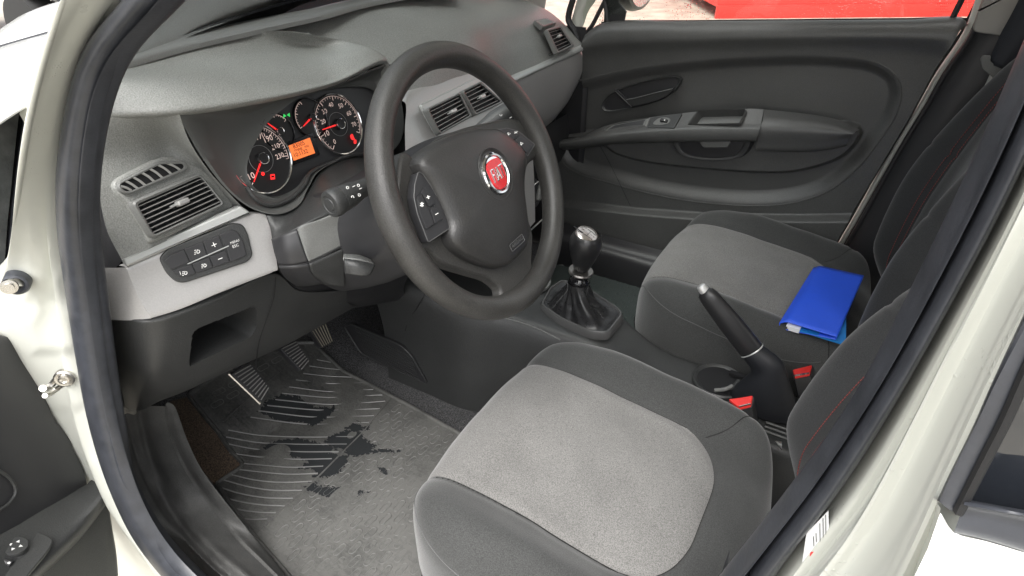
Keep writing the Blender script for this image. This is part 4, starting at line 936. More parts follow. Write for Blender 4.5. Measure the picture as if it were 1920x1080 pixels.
mb = MB(); mb.plate(rc([pi_(*p, .001) for p in ((507, 327), (515, 326), (516, 336), (508, 337))], .0005), Ni, .0006, 'red_light')
mb.plate(rc([pi_(*p, .0016) for p in ((509, 330), (514, 329.3), (514, 332), (509, 332.7))], .0002), Ni, .0006, 'gloss_black'); lamp(mb)
mb = MB(); mb.plate(cr([pi_(*p, .001) for p in ((657, 254), (661, 251), (663, 256), (666, 262), (660, 262), (658, 259))], 14, True), Ni, .0006, 'red_light')
mb.plate(cr([pi_(*p, .001) for p in ((664, 263), (668, 262), (668, 269), (664, 269))], 14, True), Ni, .0006, 'red_light'); lamp(mb)
mb = MB()
for p in ((532, 217), (543, 215)): mb.plate([pi_(p[0], p[1] - 3.5, .001), pi_(p[0] + (5 if p[0] < 537 else -5), p[1] + .5, .001), pi_(p[0] + (-1 if p[0] < 537 else 1), p[1] + 4, .001)], Ni, .0005, 'green_light')
lamp(mb)
mb = MB(); lq = [(542, 273), (581, 258), (591, 287), (552, 301)]
mb.plate(rc([pi_(*p, -.001) for p in ((534, 268), (586, 248), (601, 290), (548, 311))], .003), Ni, .004, 'gloss_black', .0008)
mb.plate(rc([pi_(*p, .0008) for p in lq], .001), Ni, .002, 'amber_screen')
mb.text('83005', pi_(551, 279, .0012), pi_(572, 271, .0012), Ni, 'amber_dark'); mb.text('mpg  mi', pi_(553, 284, .0012), pi_(579, 275, .0012), Ni, 'amber_dark', squash=.7)
mb.text('10:1132', pi_(553, 295, .0012), pi_(578, 286, .0012), Ni, 'amber_dark'); mb.build('trip_display', CL)
# lower lip of the instruments
lp = xc([(462, 350, .262), (478, 372, .255), (505, 385, .25), (545, 372, .25), (572, 345, .255), (580, 327, .262), (618, 306, .268), (660, 291, .272), (700, 290, .275)])
mb = MB(); mb.tube(lp, .0035, 'dark_plastic', 8, sub=50); mb.build('lower_lip', DASH)

# --- knee panel with the open cubby
k0 = xc([(203, 590, .345), (232, 598, .305), (268, 604, .280), (300, 602, .268), (400, 564, .256), (515, 514, .250), (560, 545, .262), (650, 545, .275)])
k1 = xc([(214, 680, .40), (244, 692, .345), (285, 698, .312), (330, 684, .300), (420, 648, .292), (520, 606, .287), (580, 583, .293), (650, 566, .300)])
k2 = xc([(232, 765, .455), (262, 770, .405), (300, 752, .372), (345, 735, .355), (430, 695, .345), (530, 650, .338), (600, 612, .338), (668, 574, .34)])
k3 = [p + V(.03, 0, -.004) for p in k2]; k4 = [p + V(.10, 0, .02) for p in k2]
cub = [(359, 640), (361, 624), (372, 615), (470, 576), (481, 578), (483, 614), (470, 632), (354, 688)]
kt = [p + V(.014, 0, .004) for p in k0]
cubc = [tuple(p) for p in rc([V(x, y, 0) for x, y in cub], 6, 3)]; cubx = [(p[0], p[1]) for p in cubc]
mb = MB()
def skc(*q):
    c = sum((Vector(p) for p in q), V(0, 0, 0)) / 4; u = proj(list(c)); return bool(inpoly(np.array([u[0]]), np.array([u[1]]), cubx)[0])
mb.patch([kt, [p + V(.001, 0, 0) for p in k0], [mix(p, q, .06) for p, q in zip(k0, k1)], k1, k2, k3, k4], 'dark_plastic', 150, 260, skip=skc)
KP = mb.build('knee_panel', DASH)
PK = plane3(tuple(pX(330, 684, .300)), tuple(pX(520, 606, .287)), tuple(pX(420, 570, .258)))
mb = MB(); e1 = [PN(x, y, shift(PK, .0004)) for x, y in cubx]; cc = sum(e1, V(0, 0, 0)) / len(e1)
mb.grid([[p + (p - cc).normalized() * .0016 - Vector(PK[0]) * .003 for p in e1], [p + (p - cc).normalized() * .0008 + Vector(PK[0]) * .0006 for p in e1], e1, [p - Vector(PK[0]) * .004 for p in e1], [mix(p, cc, .04) + V(.05, 0, .003) for p in e1], [mix(p, cc, .06) + V(.09, 0, .006) for p in e1]], 'dark_plastic', cv=True)
mb.add([mix(p, cc, .06) + V(.09, 0, .006) for p in e1], [tuple(range(len(e1)))], 'void_black'); mb.build('cubby', DASH)
# underside filling beside the column
mb = MB(); mb.patch([xc([(520, 430, .262), (600, 470, .28), (760, 500, .30), (790, 480, .30)]), xc([(522, 505, .262), (560, 540, .265), (650, 545, .285), (760, 530, .31)]), xc([(560, 560, .30), (620, 580, .32), (680, 575, .34), (760, 560, .36)])], 'black_plastic', 14, 20)
mb.build('column_surround', DASH)
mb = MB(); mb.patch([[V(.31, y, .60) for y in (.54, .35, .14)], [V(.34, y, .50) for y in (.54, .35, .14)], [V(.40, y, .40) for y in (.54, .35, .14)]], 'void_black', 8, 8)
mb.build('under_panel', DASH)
mb = MB(); mb.tube(xc([(480, 690, .338), (486, 640, .300), (512, 560, .262), (516, 520, .2525)]), .0009, 'void_black', 5, sub=20); mb.build('panel_joint', DASH)
# ================================================================== steering column, wheel
WC = V(-.011, .347, .687); WT = R(25.54)
WU = V(0, -1, 0); WVv = V(math.sin(WT), 0, math.cos(WT)); WN = V(-math.cos(WT), 0, math.sin(WT))     # right, up, towards the driver
def wl(u, v, h=0): return WC + WU * u + WVv * v + WN * h
COLM = thing('steering_column', 'dark plastic steering column cowl with control stalks behind the steering wheel', 'steering column', tuple(wl(0, 0, -.20)))
mb = MB(); rings = []
for h, hw, up_, dn, sh in ((-.285, .125, .07, .095, 0), (-.24, .120, .068, .098, 0), (-.20, .110, .064, .098, 0), (-.15, .100, .060, .092, 0), (-.10, .088, .056, .082, 0), (-.075, .080, .052, .074, 0), (-.068, .070, .045, .066, 0)):
    prof = [(-hw * .75, up_), (hw * .75, up_), (hw, up_ * .2), (hw * .97, -dn * .45), (hw * .62, -dn), (-hw * .62, -dn), (-hw * .97, -dn * .45), (-hw, up_ * .2)]
    rings.append(rc([wl(u, v, h) for u, v in prof], .022, 4))
mb.grid(rings, 'black_plastic', cv=True); mb.add(rings[-1], [tuple(range(len(rings[-1])))], 'black_plastic')
mb.build('cowl', COLM)
# moulded facets of the cowl
def xq(l): return [pX(a, b, c) for a, b, c in l]
mb = MB(); mb.patch([xq([(511, 448, .225), (530, 440, .205), (558, 430, .190)]), xq([(516, 472, .215), (540, 468, .195), (568, 462, .182)]), xq([(523, 496, .210), (548, 496, .192), (579, 491, .178)])], 'black_plastic', 12, 14)
mb.patch([xq([(523, 498, .209), (548, 498, .191), (579, 494, .1775)]), xq([(532, 515, .215), (556, 514, .198), (584, 508, .183)]), xq([(556, 535, .228), (580, 534, .210), (606, 530, .196)])], 'black_plastic', 12, 14)
mb.build('cowl_side', COLM, solid=.004)
mb = MB(); ck = [xq([(558, 430, .190), (563, 424, .187), (600, 411, .176), (636, 398, .165), (642, 400, .163)]), xq([(563, 447, .186), (572, 444, .182), (610, 430, .172), (648, 416, .161), (652, 420, .159)]), xq([(572, 475, .180), (580, 471, .178), (620, 455, .167), (658, 438, .156), (663, 442, .154)]), xq([(578, 490, .178), (584, 488, .177), (622, 470, .166), (660, 450, .156), (667, 449, .154)])]
mb.patch(ck, 'grey_trim', 20, 26); mb.build('cowl_cheek', COLM, solid=.004)
mb = MB(); mb.patch([xq([(579, 494, .1770), (620, 476, .165), (643, 466, .158)]), xq([(584, 510, .181), (622, 500, .169), (645, 496, .163)]), xq([(606, 530, .194), (626, 535, .182), (646, 536, .176)])], 'dark_plastic', 14, 14); mb.build('cowl_lower', COLM, solid=.004)
mb = MB(); mb.patch([xq([(500, 404, .242), (545, 398, .240), (575, 365, .250), (600, 325, .262), (650, 298, .272), (700, 296, .275)]), xq([(508, 432, .232), (550, 415, .215), (592, 385, .205), (630, 355, .205), (670, 335, .21), (710, 330, .215)]), xq([(512, 450, .224), (558, 429, .189), (600, 409, .176), (640, 397, .168), (680, 388, .16), (715, 385, .155)])], 'dark_plastic', 24, 30); mb.build('cowl_gaiter', COLM, solid=.003)
mb = MB(); mb.tube(xq([(522, 497, .209), (550, 497.5, .190), (579, 492.5, .1765), (620, 473, .164), (666, 449.5, .1525)]), .0008, 'void_black', 5, sub=30); mb.tube(xq([(651, 394, .158), (656, 425, .152), (672, 456, .146), (695, 473, .14), (708, 476, .135)]), .0008, 'void_black', 5, sub=30); mb.build('cowl_joint', COLM)
mb = MB()
mb.patch([[pX(645, 488, .125), pX(672, 491, .11), pX(700, 498, .10), pX(702, 501, .098)], [pX(646, 492, .122), pX(670, 497, .108), pX(692, 506, .098), pX(697, 506, .097)], [pX(648, 512, .122), pX(668, 515, .108), pX(686, 516, .10), pX(692, 512, .10)]], 'dark_plastic', 10, 14)
mb.build('height_lever', COLM, solid=.006)
mb = MB()
lv = [[pX(643, 486, .128), pX(675, 489, .110), pX(703, 499, .099)], [pX(644, 478, .145), pX(672, 480, .13), pX(695, 488, .118)]]
mb.patch(lv, 'grey_trim', 6, 10); mb.build('height_lever', COLM, solid=.004)
# indicator stalk
tip = pY(618, 384, .500); rt_ = pY(690, 348, .435); ax = (tip - rt_).normalized()
Lk = (tip - rt_).length
mb = MB(); mb.lathe([(0, -.055), (.010, -.05), (.0115, 0), (.0125, Lk * .25), (.0150, Lk * .40), (.0165, Lk * .55), (.0172, Lk * .72), (.0172, Lk * .735), (.0160, Lk * .745), (.0175, Lk * .755), (.0185, Lk * .86), (.0180, Lk * .97), (.0165, Lk * 1.0), (.0125, Lk * 1.01), (.0115, Lk * .995), (.0085, Lk * .995), (.0078, Lk * 1.012), (0, Lk * 1.016)], rt_, ax, 'dark_plastic', 40)
stk = mb.build('indicator_stalk', COLM)
mb = MB(); vd = (Vector(CAM) - mix(rt_, tip, .5)).normalized(); Ns = (vd - ax * vd.dot(ax)).normalized(); Sd = ax.cross(Ns)
def stp(a, t, r_=.0178): return rt_ + ax * (Lk * a) + (Ns * math.cos(t) + Sd * math.sin(t)) * r_
for a_, t_, s_ in ((.60, .55, 'o'), (.46, .45, '-'), (.36, .35, 'o'), (.62, -.25, 'c'), (.45, -.35, 'o'), (.36, .05, '=')):
    p = stp(a_, t_, .0172 if a_ > .5 else .0163)
    if s_ in 'oc': mb.tube([p + (ax * math.cos(q) + Sd * math.sin(q)) * .0017 for q in np.linspace(0, 6.28 if s_ == 'o' else 4.2, 9)], .0005, 'mark_white', 5)
    else: mb.tube([p - ax * .002, p + ax * .002], .0005, 'mark_white', 5)
mb.build('symbols', stk)
# wiper stalk, right side
r0 = pY(905, 240, .18); t0_ = pY(945, 214, .150); ax2 = (t0_ - r0).normalized()
mb = MB(); r0b = pY(870, 262, .215); mb.lathe([(0, -.02), (.010, 0), (.0105, .03), (.0145, .05), (.0165, .06), (.0165, .10), (.0150, .102), (.0165, .104), (.0160, .118), (.012, .122), (0, .123)], r0b, (pY(936, 222, .165) - r0b).normalized(), 'dark_plastic', 30); ws_ = mb.build('wiper_stalk', COLM)
mb = MB(); A2x = (pY(936, 222, .165) - r0b).normalized(); vd = (Vector(CAM) - r0b).normalized(); N2 = (vd - A2x * vd.dot(A2x)).normalized(); S2x = A2x.cross(N2)
for a_, t_, s_ in ((.066, .5, 'o'), (.080, .5, '-'), (.090, .45, 'o'), (.068, -.2, 'c'), (.088, -.25, 'o')):
    p = r0b + A2x * a_ + (N2 * math.cos(t_) + S2x * math.sin(t_)) * .0168
    if s_ in 'oc': mb.tube([p + (A2x * math.cos(q) + S2x * math.sin(q)) * .0017 for q in np.linspace(0, 6.28 if s_ == 'o' else 4.2, 9)], .0005, 'mark_white', 5)
    else: mb.tube([p - A2x * .002, p + A2x * .002], .0007, 'mark_white', 5)
mb.build('symbols', ws_)

WH = thing('steering_wheel', 'grained dark grey steering wheel with round red and chrome badge', 'steering wheel', tuple(WC))
mb = MB(); NR = 160; K = 26; G = []
for i in range(NR):
    t = 2 * math.pi * i / NR; rad = WU * math.cos(t) + WVv * math.sin(t)
    fl = .0155 + .0012 * math.cos(2 * t) ** 2
    ring_ = []
    for k in range(K):
        p = 2 * math.pi * k / K; rr = fl * (1.0 if True else 1)
        ring_.append(WC + rad * (.171 + math.cos(p) * rr * 1.02) + WN * (math.sin(p) * rr * 1.12))
    G.append(ring_)
mb.grid(G, 'wheel_skin', cu=True, cv=True); 
# moulding seam on the inner front
mb.tube([WC + (WU * math.cos(t) + WVv * math.sin(t)) * (.171 + .0152 * math.cos(2.2)) + WN * (.0172 * math.sin(2.2)) for t in np.linspace(0, 6.2832, 121)[:-1]], .0005, 'hub_skin', 5, closed=True)
mb.build('rim', WH)
# spoke body: one moulded web under the hub
def wpx(x, y, h=0): return PN(x, y, plane3(tuple(wl(0, 0, h)), tuple(wl(1, 0, h)), tuple(wl(0, 1, h))))
wo = [(784, 298), (757, 283), (746, 330), (748, 400), (765, 448), (790, 468), (806, 474), (832, 496), (881, 513), (922, 527), (940, 545), (936, 562), (925, 580), (960, 575), (990, 555), (1002, 520), (999, 490), (1000, 440), (990, 400), (986, 345), (990, 312), (1008, 296), (1028, 292), (1020, 262), (1000, 236), (965, 222), (920, 228), (870, 240), (820, 262)]
mb = MB(); mb.plate(cr([wpx(x, y, -.004) for x, y in wo], 150, True), WN, .016, 'wheel_skin', .0045); mb.build('spokes', WH, angle=70)
# hub cover: symmetric cushion
ho = [(784, 306), (788, 294), (803, 278), (842, 255), (881, 242), (915, 238), (938, 242), (965, 262), (984, 284), (987, 300), (982, 345), (988, 400), (992, 440), (988, 462), (972, 482), (953, 498), (930, 500), (905, 493), (872, 477), (850, 458), (843, 440), (842, 422), (832, 394), (811, 350), (791, 320)]
def uvw(P): q = P - WC; return V(q.dot(WU), q.dot(WVv), 0)
oc = cr([uvw(wpx(x, y, .012)) for x, y in ho], 120, True)
cen = sum(oc, V(0, 0, 0)) / 120; G = []
for sc, h in ((1.0, -.030), (1.0, .004), (.988, .0105), (.965, .0145), (.92, .018), (.82, .0225), (.65, .0262), (.45, .028), (.25, .0288), (.08, .029)):
    G.append([wl(*((cen + (p - cen) * sc)[:2]), h + .0) for p in oc])
mb = MB(); mb.grid(G, 'hub_skin', cv=True); mb.add(G[-1], [tuple(range(120))], 'hub_skin')
HUB = mb.build('hub_cover', WH)
mb = MB(); mb.grid([[wl(*((cen + (p - cen) * sc)[:2]), h) for p in oc] for sc, h in ((1.06, -.034), (1.05, -.018), (.98, -.010))], 'black_plastic', cv=True)
mb.add([wl(*((cen + (p - cen) * 1.06)[:2]), -.034) for p in oc], [tuple(range(120))], 'black_plastic'); mb.build('hub_back', WH)
# switch pods on both spokes
for po, bts, sy in (([(784, 322), (778, 345), (776, 370), (783, 402), (803, 454), (843, 428), (835, 398), (811, 353), (792, 325)],
                 [[(783, 370), (790, 363), (812, 412), (814, 421), (800, 430), (788, 400)], [(791, 361), (797, 349), (815, 382), (806, 388)], [(808, 391), (817, 385), (831, 410), (816, 420)]],
                 [[(800, 370.5), (806, 368.5)], [(802, 366.5), (804, 373)], [(788, 381), (794, 386)], [(788, 386), (794, 381)], [(791, 379), (791.5, 388)], [(816.5, 402.5), (821.5, 399.5)]]),
                ([(930, 244), (950, 240), (972, 246), (1003, 271), (989, 293), (970, 272), (945, 254)],
                 [[(946, 252), (958, 244), (972, 250), (962, 262)], [(965, 263), (975, 254), (998, 272), (988, 287)]],
                 [[(953, 253.5), (957, 250), (952.5, 249)], [(965, 247), (969.5, 249.5)], [(965, 250), (970, 246.5)], [(977, 272), (981, 268.5), (976.5, 267)]])):
    mb = MB(); mb.plate(rc([wpx(x, y, .010) for x, y in po], .003), WN, .012, 'black_plastic', .001); mb.tube(rc([wpx(x, y, .0095) for x, y in po], .003), .0007, 'moulded_grey', 5, closed=True); pod_ = mb.build('switch_pod', WH)
    for bt in bts:
        mb = MB(); mb.plate(rc([wpx(x, y, .0125) for x, y in bt], .0012, 3), WN, .004, 'black_plastic', .0007); mb.build('button', pod_)
    mb = MB()
    for l in sy: mb.tube([wpx(x, y, .0130) for x, y in l], .0006, 'mark_white', 5, closed=len(l) > 2)
    mb.build('symbols', pod_)
# badge
mb = MB(); bc_ = wl(.004, .004, .0285)
mb.lathe([(.036, -.004), (.0345, .0008), (.031, -.001), (.0285, -.0035)], bc_, WN, 'hub_skin', 48, X=WU)
mb.lathe([(.0285, -.004), (.0285, .0015), (.0265, .0032), (.0240, .0030), (.0228, .001)], bc_, WN, 'chrome', 48, X=WU)
mb.lathe([(.0232, .0012), (.0, .0018)], bc_, WN, 'chrome', 40, X=WU)
sh = [(-.0150, .0165), (-.006, .0192), (.006, .0192), (.0150, .0165), (.0172, .004), (.0150, -.012), (.009, -.0195), (0, -.0212), (-.009, -.0195), (-.0150, -.012), (-.0172, .004)]
mb.plate(cr([bc_ + WU * u + WVv * v + WN * .0030 for u, v in sh], 50, True), WN, .003, 'badge_red', .0008)
BD = mb.build('badge', WH)
mb = MB()
def bl(u, v, h=.0036): return bc_ + WU * u + WVv * v + WN * h
xs = [-.0118, -.0042, -.0012, .0052]
# tall narrow chrome capitals F I A T
def stroke(l, r_=.0011): mb.tube([bl(u, v) for u, v in l], r_, 'chrome', 6)
y1, y0_ = .0085, -.0085
stroke([(-.0135, y0_), (-.0135, y1)]); stroke([(-.0135, y1), (-.0085, y1)]); stroke([(-.0135, .001), (-.0092, .001)])
stroke([(-.0058, y0_), (-.0058, y1)])
stroke([(-.0030, y0_), (.0002, y1)]); stroke([(.0002, y1), (.0034, y0_)]); stroke([(-.0018, -.003), (.0022, -.003)])
stroke([(.0042, y1), (.0132, y1)]); stroke([(.0087, y1), (.0087, y0_)])
mb.build('badge_letters', BD)
# moulded word AIRBAG on the lower hub
mb = MB(); a0 = wpx(957, 466, .0262); a1 = wpx(979, 446, .0262)
A0 = wl(.016, -.088, .0245); A1_ = wl(.050, -.078, .0215)
ai = (a1 - a0).normalized(); up = WN.cross(ai)
if up.z < 0: up = -up
mb.text('AIRBAG', a0 + ai * .003 - up * .002 + WN * .001, a1 - ai * .001 - up * .002 + WN * .001, WN, 'moulded_grey')
mb.tube(rc([a0 - up * .005 + WN * .001, a1 + ai * .002 - up * .005 + WN * .001, a1 + ai * .002 + up * .005 + WN * .001, a0 + up * .005 + WN * .001], .002), .0004, 'moulded_grey', 5, closed=True)
mb.build('airbag_lettering', HUB)
# ================================================================== passenger door (inner face)
PDR = thing('passenger_door', 'closed dark grey door panel with armrest under the rain-spotted window on the far side', 'car door', (-.15, -.66, .3))
def base_y(P):
    """relief of the moulded panel, as depth towards the cabin"""
    D = P.copy(); q = proj(P); X, Y = q[..., 0], q[..., 1]; z = P[..., 2]
    ov = [tuple(p) for p in cr([V(x, y, 0) for x, y in OVAL], 120, True)]; ov = [(p[0], p[1]) for p in ov]
    d = sdist(X, Y, ov)
    h = -.020 * sstep(-1, -26, d)
    lf = [tuple(p) for p in cr([V(x, y, 0) for x, y in LEAF], 90, True)]; lf = [(p[0], p[1]) for p in lf]
    h += .022 * sstep(5, -5, sdist(X, Y, lf))
    h += .026 * sstep(-3, 7, Y - np.interp(X, [1000, 1060, 1200, 1330, 1500, 1700], [372, 376, 392, 401, 404, 402]))
    D[..., 1] += h; return D
LEAF = [(1050, 258), (1200, 245), (1430, 240), (1600, 238), (1613, 248), (1585, 290), (1500, 321), (1440, 325), (1300, 316), (1200, 303), (1150, 288), (1125, 270)]
OVAL = [(1060, 160), (1100, 148), (1180, 129), (1300, 112), (1440, 103), (1560, 104), (1640, 116), (1680, 142), (1690, 172), (1680, 215), (1650, 262), (1605, 318), (1545, 362), (1460, 384), (1300, 378), (1150, 345), (1060, 310), (1040, 250)]
top = px([(1098, 64), (1113, 52), (1130, 44), (1300, 41), (1500, 39), (1700, 37.5), (1806, 37), (1812, 46)], pY, -.668)
t2 = px([(1094, 72), (1110, 62), (1130, 56), (1300, 53), (1500, 51), (1700, 50), (1796, 52), (1800, 58)], pY, -.648)
t3 = px([(1090, 84), (1112, 80), (1135, 76), (1300, 72), (1500, 69), (1700, 69), (1776, 76), (1784, 86)], pY, -.640)
t4 = px([(1092, 110), (1112, 110), (1135, 108), (1300, 98), (1500, 92), (1690, 96), (1752, 105), (1762, 116)], pY, -.652)
m1 = px([(1085, 200), (1110, 205), (1140, 205), (1300, 200), (1500, 200), (1620, 205), (1680, 215), (1704, 222)], pY, -.656)
m2 = px([(1050, 290), (1090, 300), (1140, 305), (1300, 310), (1480, 320), (1600, 322), (1624, 330), (1636, 336)], pY, -.656)
m3 = px([(1040, 365), (1080, 372), (1140, 382), (1300, 402), (1440, 415), (1540, 425), (1566, 432), (1576, 438)], pY, -.656)
m4 = px([(1040, 440), (1080, 450), (1140, 465), (1300, 500), (1420, 520), (1500, 530), (1516, 538), (1524, 543)], pY, -.650)
mb = MB(); mb.patch([[p + V(0, -.03, 0) for p in top], top, t2, t3, t4, m1, m2, m3, m4], 'door_skin', 330, 420, disp=base_y)
mb.patch([[P[-1] for P in (top, t2, t3, t4, m1, m2, m3, m4)], [P[-1] + V(-.004, -.01, 0) for P in (top, t2, t3, t4, m1, m2, m3, m4)], [P[-1] + V(-.005, -.035, 0) for P in (top, t2, t3, t4, m1, m2, m3, m4)]], 'dark_plastic', 6, 40)
mb.build('door_panel', PDR)
mb = MB(); mb.tube([pY(x, y, -.6565) for x, y in OVAL], .0022, 'door_skin', 8, sub=160, closed=True); mb.build('highlight_bead', PDR)  # bead added on the oval edge to draw its bright highlight line
# armrest beam
ab = px([(1036, 262), (1090, 256), (1135, 236), (1280, 212), (1400, 204), (1432, 205)], pY, -.645)
am = px([(1036, 264), (1090, 257), (1135, 247), (1280, 233), (1390, 231), (1427, 231)], pY, -.616)
af = px([(1036, 269), (1090, 264), (1138, 255), (1280, 244), (1390, 243), (1424, 243)], pY, -.602)
al = px([(1034, 276), (1090, 273), (1143, 266), (1280, 263), (1390, 262), (1419, 262)], pY, -.604)
ar = px([(1034, 282), (1090, 279), (1146, 271), (1280, 267), (1390, 266), (1419, 266)], pY, -.640)
pull = [(1310, 209), (1398, 206), (1386, 232), (1290, 234)]
def skp(*q):
    u = proj(list(sum((Vector(p) for p in q), V(0, 0, 0)) / 4)); return bool(inpoly(np.array([u[0]]), np.array([u[1]]), pull)[0])
mb = MB(); mb.patch([ab, am, af, al, ar], 'door_skin', 90, 240, skip=skp)
ARM = mb.build('armrest', PDR)
mb = MB(); rb2 = px([(1432, 205), (1500, 212), (1570, 224), (1612, 243)], pY, -.655); rm2 = px([(1430, 226), (1500, 229), (1560, 235), (1604, 247)], pY, -.622); rf2 = px([(1424, 243), (1490, 244), (1550, 247), (1600, 251)], pY, -.609)
rl2 = px([(1419, 268), (1470, 270), (1540, 268), (1592, 258)], pY, -.615)
mb.patch([rb2, rm2, rf2, rl2, [p + V(0, -.006, -.02) for p in rl2], [p + V(0, -.03, -.03) for p in rl2]], 'door_skin', 24, 30); mb.build('elbow_pad', PDR)
PAq = plane3(tuple(am[0]), tuple(am[3]), tuple(ab[3]), .002)
def aq(l, o=0): return [PN(x, y, shift(PAq, o)) for x, y in l]
# pull recess, its floor painted a lighter grey to look lit
mb = MB(); e = rc([mix(V(0, 0, 0), PN(x, y, shift(PAq, -.004)), 1) for x, y in pull], .004); cc = sum(e, V(0, 0, 0)) / len(e); Na = Vector(PAq[0])
mb.grid([[p + (p - cc).normalized() * .004 - Na * .002 for p in e], [p + (p - cc).normalized() * .001 + Na * .0035 for p in e], [p - Na * .004 for p in e], [p - (p - cc) * .08 - Na * .022 for p in e]], 'door_skin', cv=True); mb.add([p - (p - cc) * .08 - Na * .022 for p in e], [tuple(range(len(e)))], 'grey_trim')
mb.build('pull_recess', ARM)
mb = MB(); e = rc(aq([(1134, 244), (1150, 234), (1218, 221), (1210, 237), (1140, 251)], .002), .003); cc = sum(e, V(0, 0, 0)) / len(e)
mb.grid([[p + (p - cc).normalized() * .003 for p in e], [p + Na * .0022 for p in e], [p - Na * .0005 for p in e], [p - (p - cc) * .16 - Na * .0005 for p in e]], 'grey_trim', cv=True); mb.add([p - (p - cc) * .16 - Na * .0005 for p in e], [tuple(range(len(e)))], 'black_plastic')
mb.build('storage_slot', ARM)
mb = MB(); mb.plate(rc(aq([(1222, 220), (1279, 212), (1264, 240), (1213, 239)], .003), .004), Na, .004, 'dark_plastic', .001)
mb.plate(cr(aq([(1224, 232), (1234, 222), (1250, 220), (1257, 224), (1252, 231), (1238, 234)], .0045), 24, True), Na, .003, 'grey_trim', .0008)
SWp = mb.build('window_switch', ARM)
mb = MB(); mb.box(aq([(1245, 226)], .007)[0], (.020, .008, .008), 'black_plastic', (1, 0, .1), Na, .002); mb.build('rocker', SWp)
mb = MB(); mb.lathe([(.002, 0), (0, .0006)], aq([(1246, 225)], .0112)[0], Na, 'mark_white', 8); mb.build('symbols', SWp)
# inside latch: leaf shaped dish and lever
Yl = -.664
leaf = [(1128, 202), (1132, 190), (1146, 176), (1180, 162), (1230, 149), (1268, 145), (1275, 149), (1268, 166), (1250, 182), (1210, 197), (1170, 205), (1135, 208)]
mb = MB(); e = cr([pY(x, y, Yl + .006) for x, y in leaf], 70, True); cc = sum(e, V(0, 0, 0)) / len(e)
mb.grid([[p - V(0, .012, 0) + (p - cc) * .03 for p in e], [p + (p - cc) * .015 for p in e], e, [p - (p - cc) * .03 - V(0, .003, 0) for p in e], [p - (p - cc) * .06 - V(0, .004, 0) for p in e]], 'dark_plastic', cv=True)
mb.add([p - (p - cc) * .06 - V(0, .004, 0) for p in e], [tuple(range(len(e)))], 'black_plastic'); LT = mb.build('latch_bezel', PDR)
mb = MB(); lv = [(1174, 187), (1190, 184), (1225, 175), (1263, 166), (1250, 180), (1212, 194), (1185, 198), (1178, 196)]
mb.plate(cr([pY(x, y, Yl + .013) for x, y in lv], 50, True), (0, 1, .1), .008, 'dark_plastic', .002)
mb.tube([pY(*p, Yl + .014) for p in ((1174, 187), (1190, 184), (1225, 175), (1262, 166))], .0011, 'grey_trim', 6, sub=16); mb.build('release_lever', LT)
mb = MB(); mb.plate(rc([pY(x, y, Yl + .0115) for x, y in ((1150, 168), (1156, 167), (1189, 199), (1182, 201))], .001), (0, 1, .1), .006, 'black_plastic', .001)
mb.tube([pY(*p, Yl + .0125) for p in ((1153, 170), (1184, 200))], .0007, 'grey_trim', 5); mb.build('lock_tab', LT)
# grab handle below the armrest
e = cr([pY(x, y, -.632) for x, y in [(1268, 264), (1400, 263), (1398, 276), (1385, 292), (1350, 299), (1310, 297), (1278, 288)]], 60, True); cc = sum(e, V(0, 0, 0)) / len(e)
mb = MB(); mb.grid([[p + (p - cc) * .16 - V(0, .014, 0) for p in e], [p + (p - cc) * .08 for p in e], e, [p - (p - cc) * .08 - V(0, .002, 0) for p in e], [p - (p - cc) * .10 - V(0, .006, 0) for p in e]], 'dark_plastic', cv=True); mb.add([p - (p - cc) * .10 - V(0, .006, 0) for p in e], [tuple(range(len(e)))], 'black_plastic'); GH = mb.build('grab_recess', PDR)
mb = MB(); mb.plate(rc([pY(x, y, -.618) for x, y in ((1310, 264), (1372, 262), (1364, 276), (1318, 276))], .004), (0, 1, .5), .012, 'grey_trim', .002); mb.build('grab_lip', GH)
# joint line of the lower panel
mb = MB(); mb.tube([p for p in px([(1124, 272), (1140, 300), (1160, 340), (1182, 386)], pY, -.636)], .0007, 'void_black', 5, sub=12); mb.build('panel_joint', PDR)
# window with droplets, black waist seal
mb = MB(); g0 = px([(1094, 40), (1300, 39), (1500, 37), (1815, 34)], pY, -.685); mb.patch([[p + V(0, 0, -.02) for p in g0], [p + V(0, .02, .12) for p in g0], [p + V(0, .06, .30) for p in g0]], 'wet_glass', 6, 12); mb.build('window_pane', PDR)
mb = MB(); mb.tube(px([(1128, 43), (1300, 40.5), (1500, 38.5), (1812, 36.5)], pY, -.676), .0035, 'gloss_black', 8, sub=30); mb.build('waist_seal', PDR)
mb = MB(); mb.plate(px([(1132, 41), (1135, -40), (1158, -40), (1160, 5), (1174, 22), (1170, 40)], pY, -.680), (0, 1, 0), .006, 'black_plastic', .001); mb.build('mirror_sail', PDR)
mb = MB(); mb.tube(px([(1785, 36), (1803, 0), (1825, -45)], pY, -.678), .006, 'black_plastic', 8); mb.tube(px([(1139, 41), (1134, 0), (1140, -45)], pY, -.678), .006, 'black_plastic', 8); mb.build('window_channel', PDR)
# etched lines in the corner of the glass
mb = MB()
for k, (xa, xb) in enumerate([(1757, 1786), (1762, 1778), (1754, 1780), (1752, 1784), (1752, 1770)]):
    for j in range(int((xb - xa) / 4)): mb.tube(px([(xa + 4 * j, 7 + 5 * k), (xa + 4 * j + 2.4, 7 + 5 * k)], pY, -.682), .0005, 'void_black', 4)
mb.build('etched_marks', PDR)
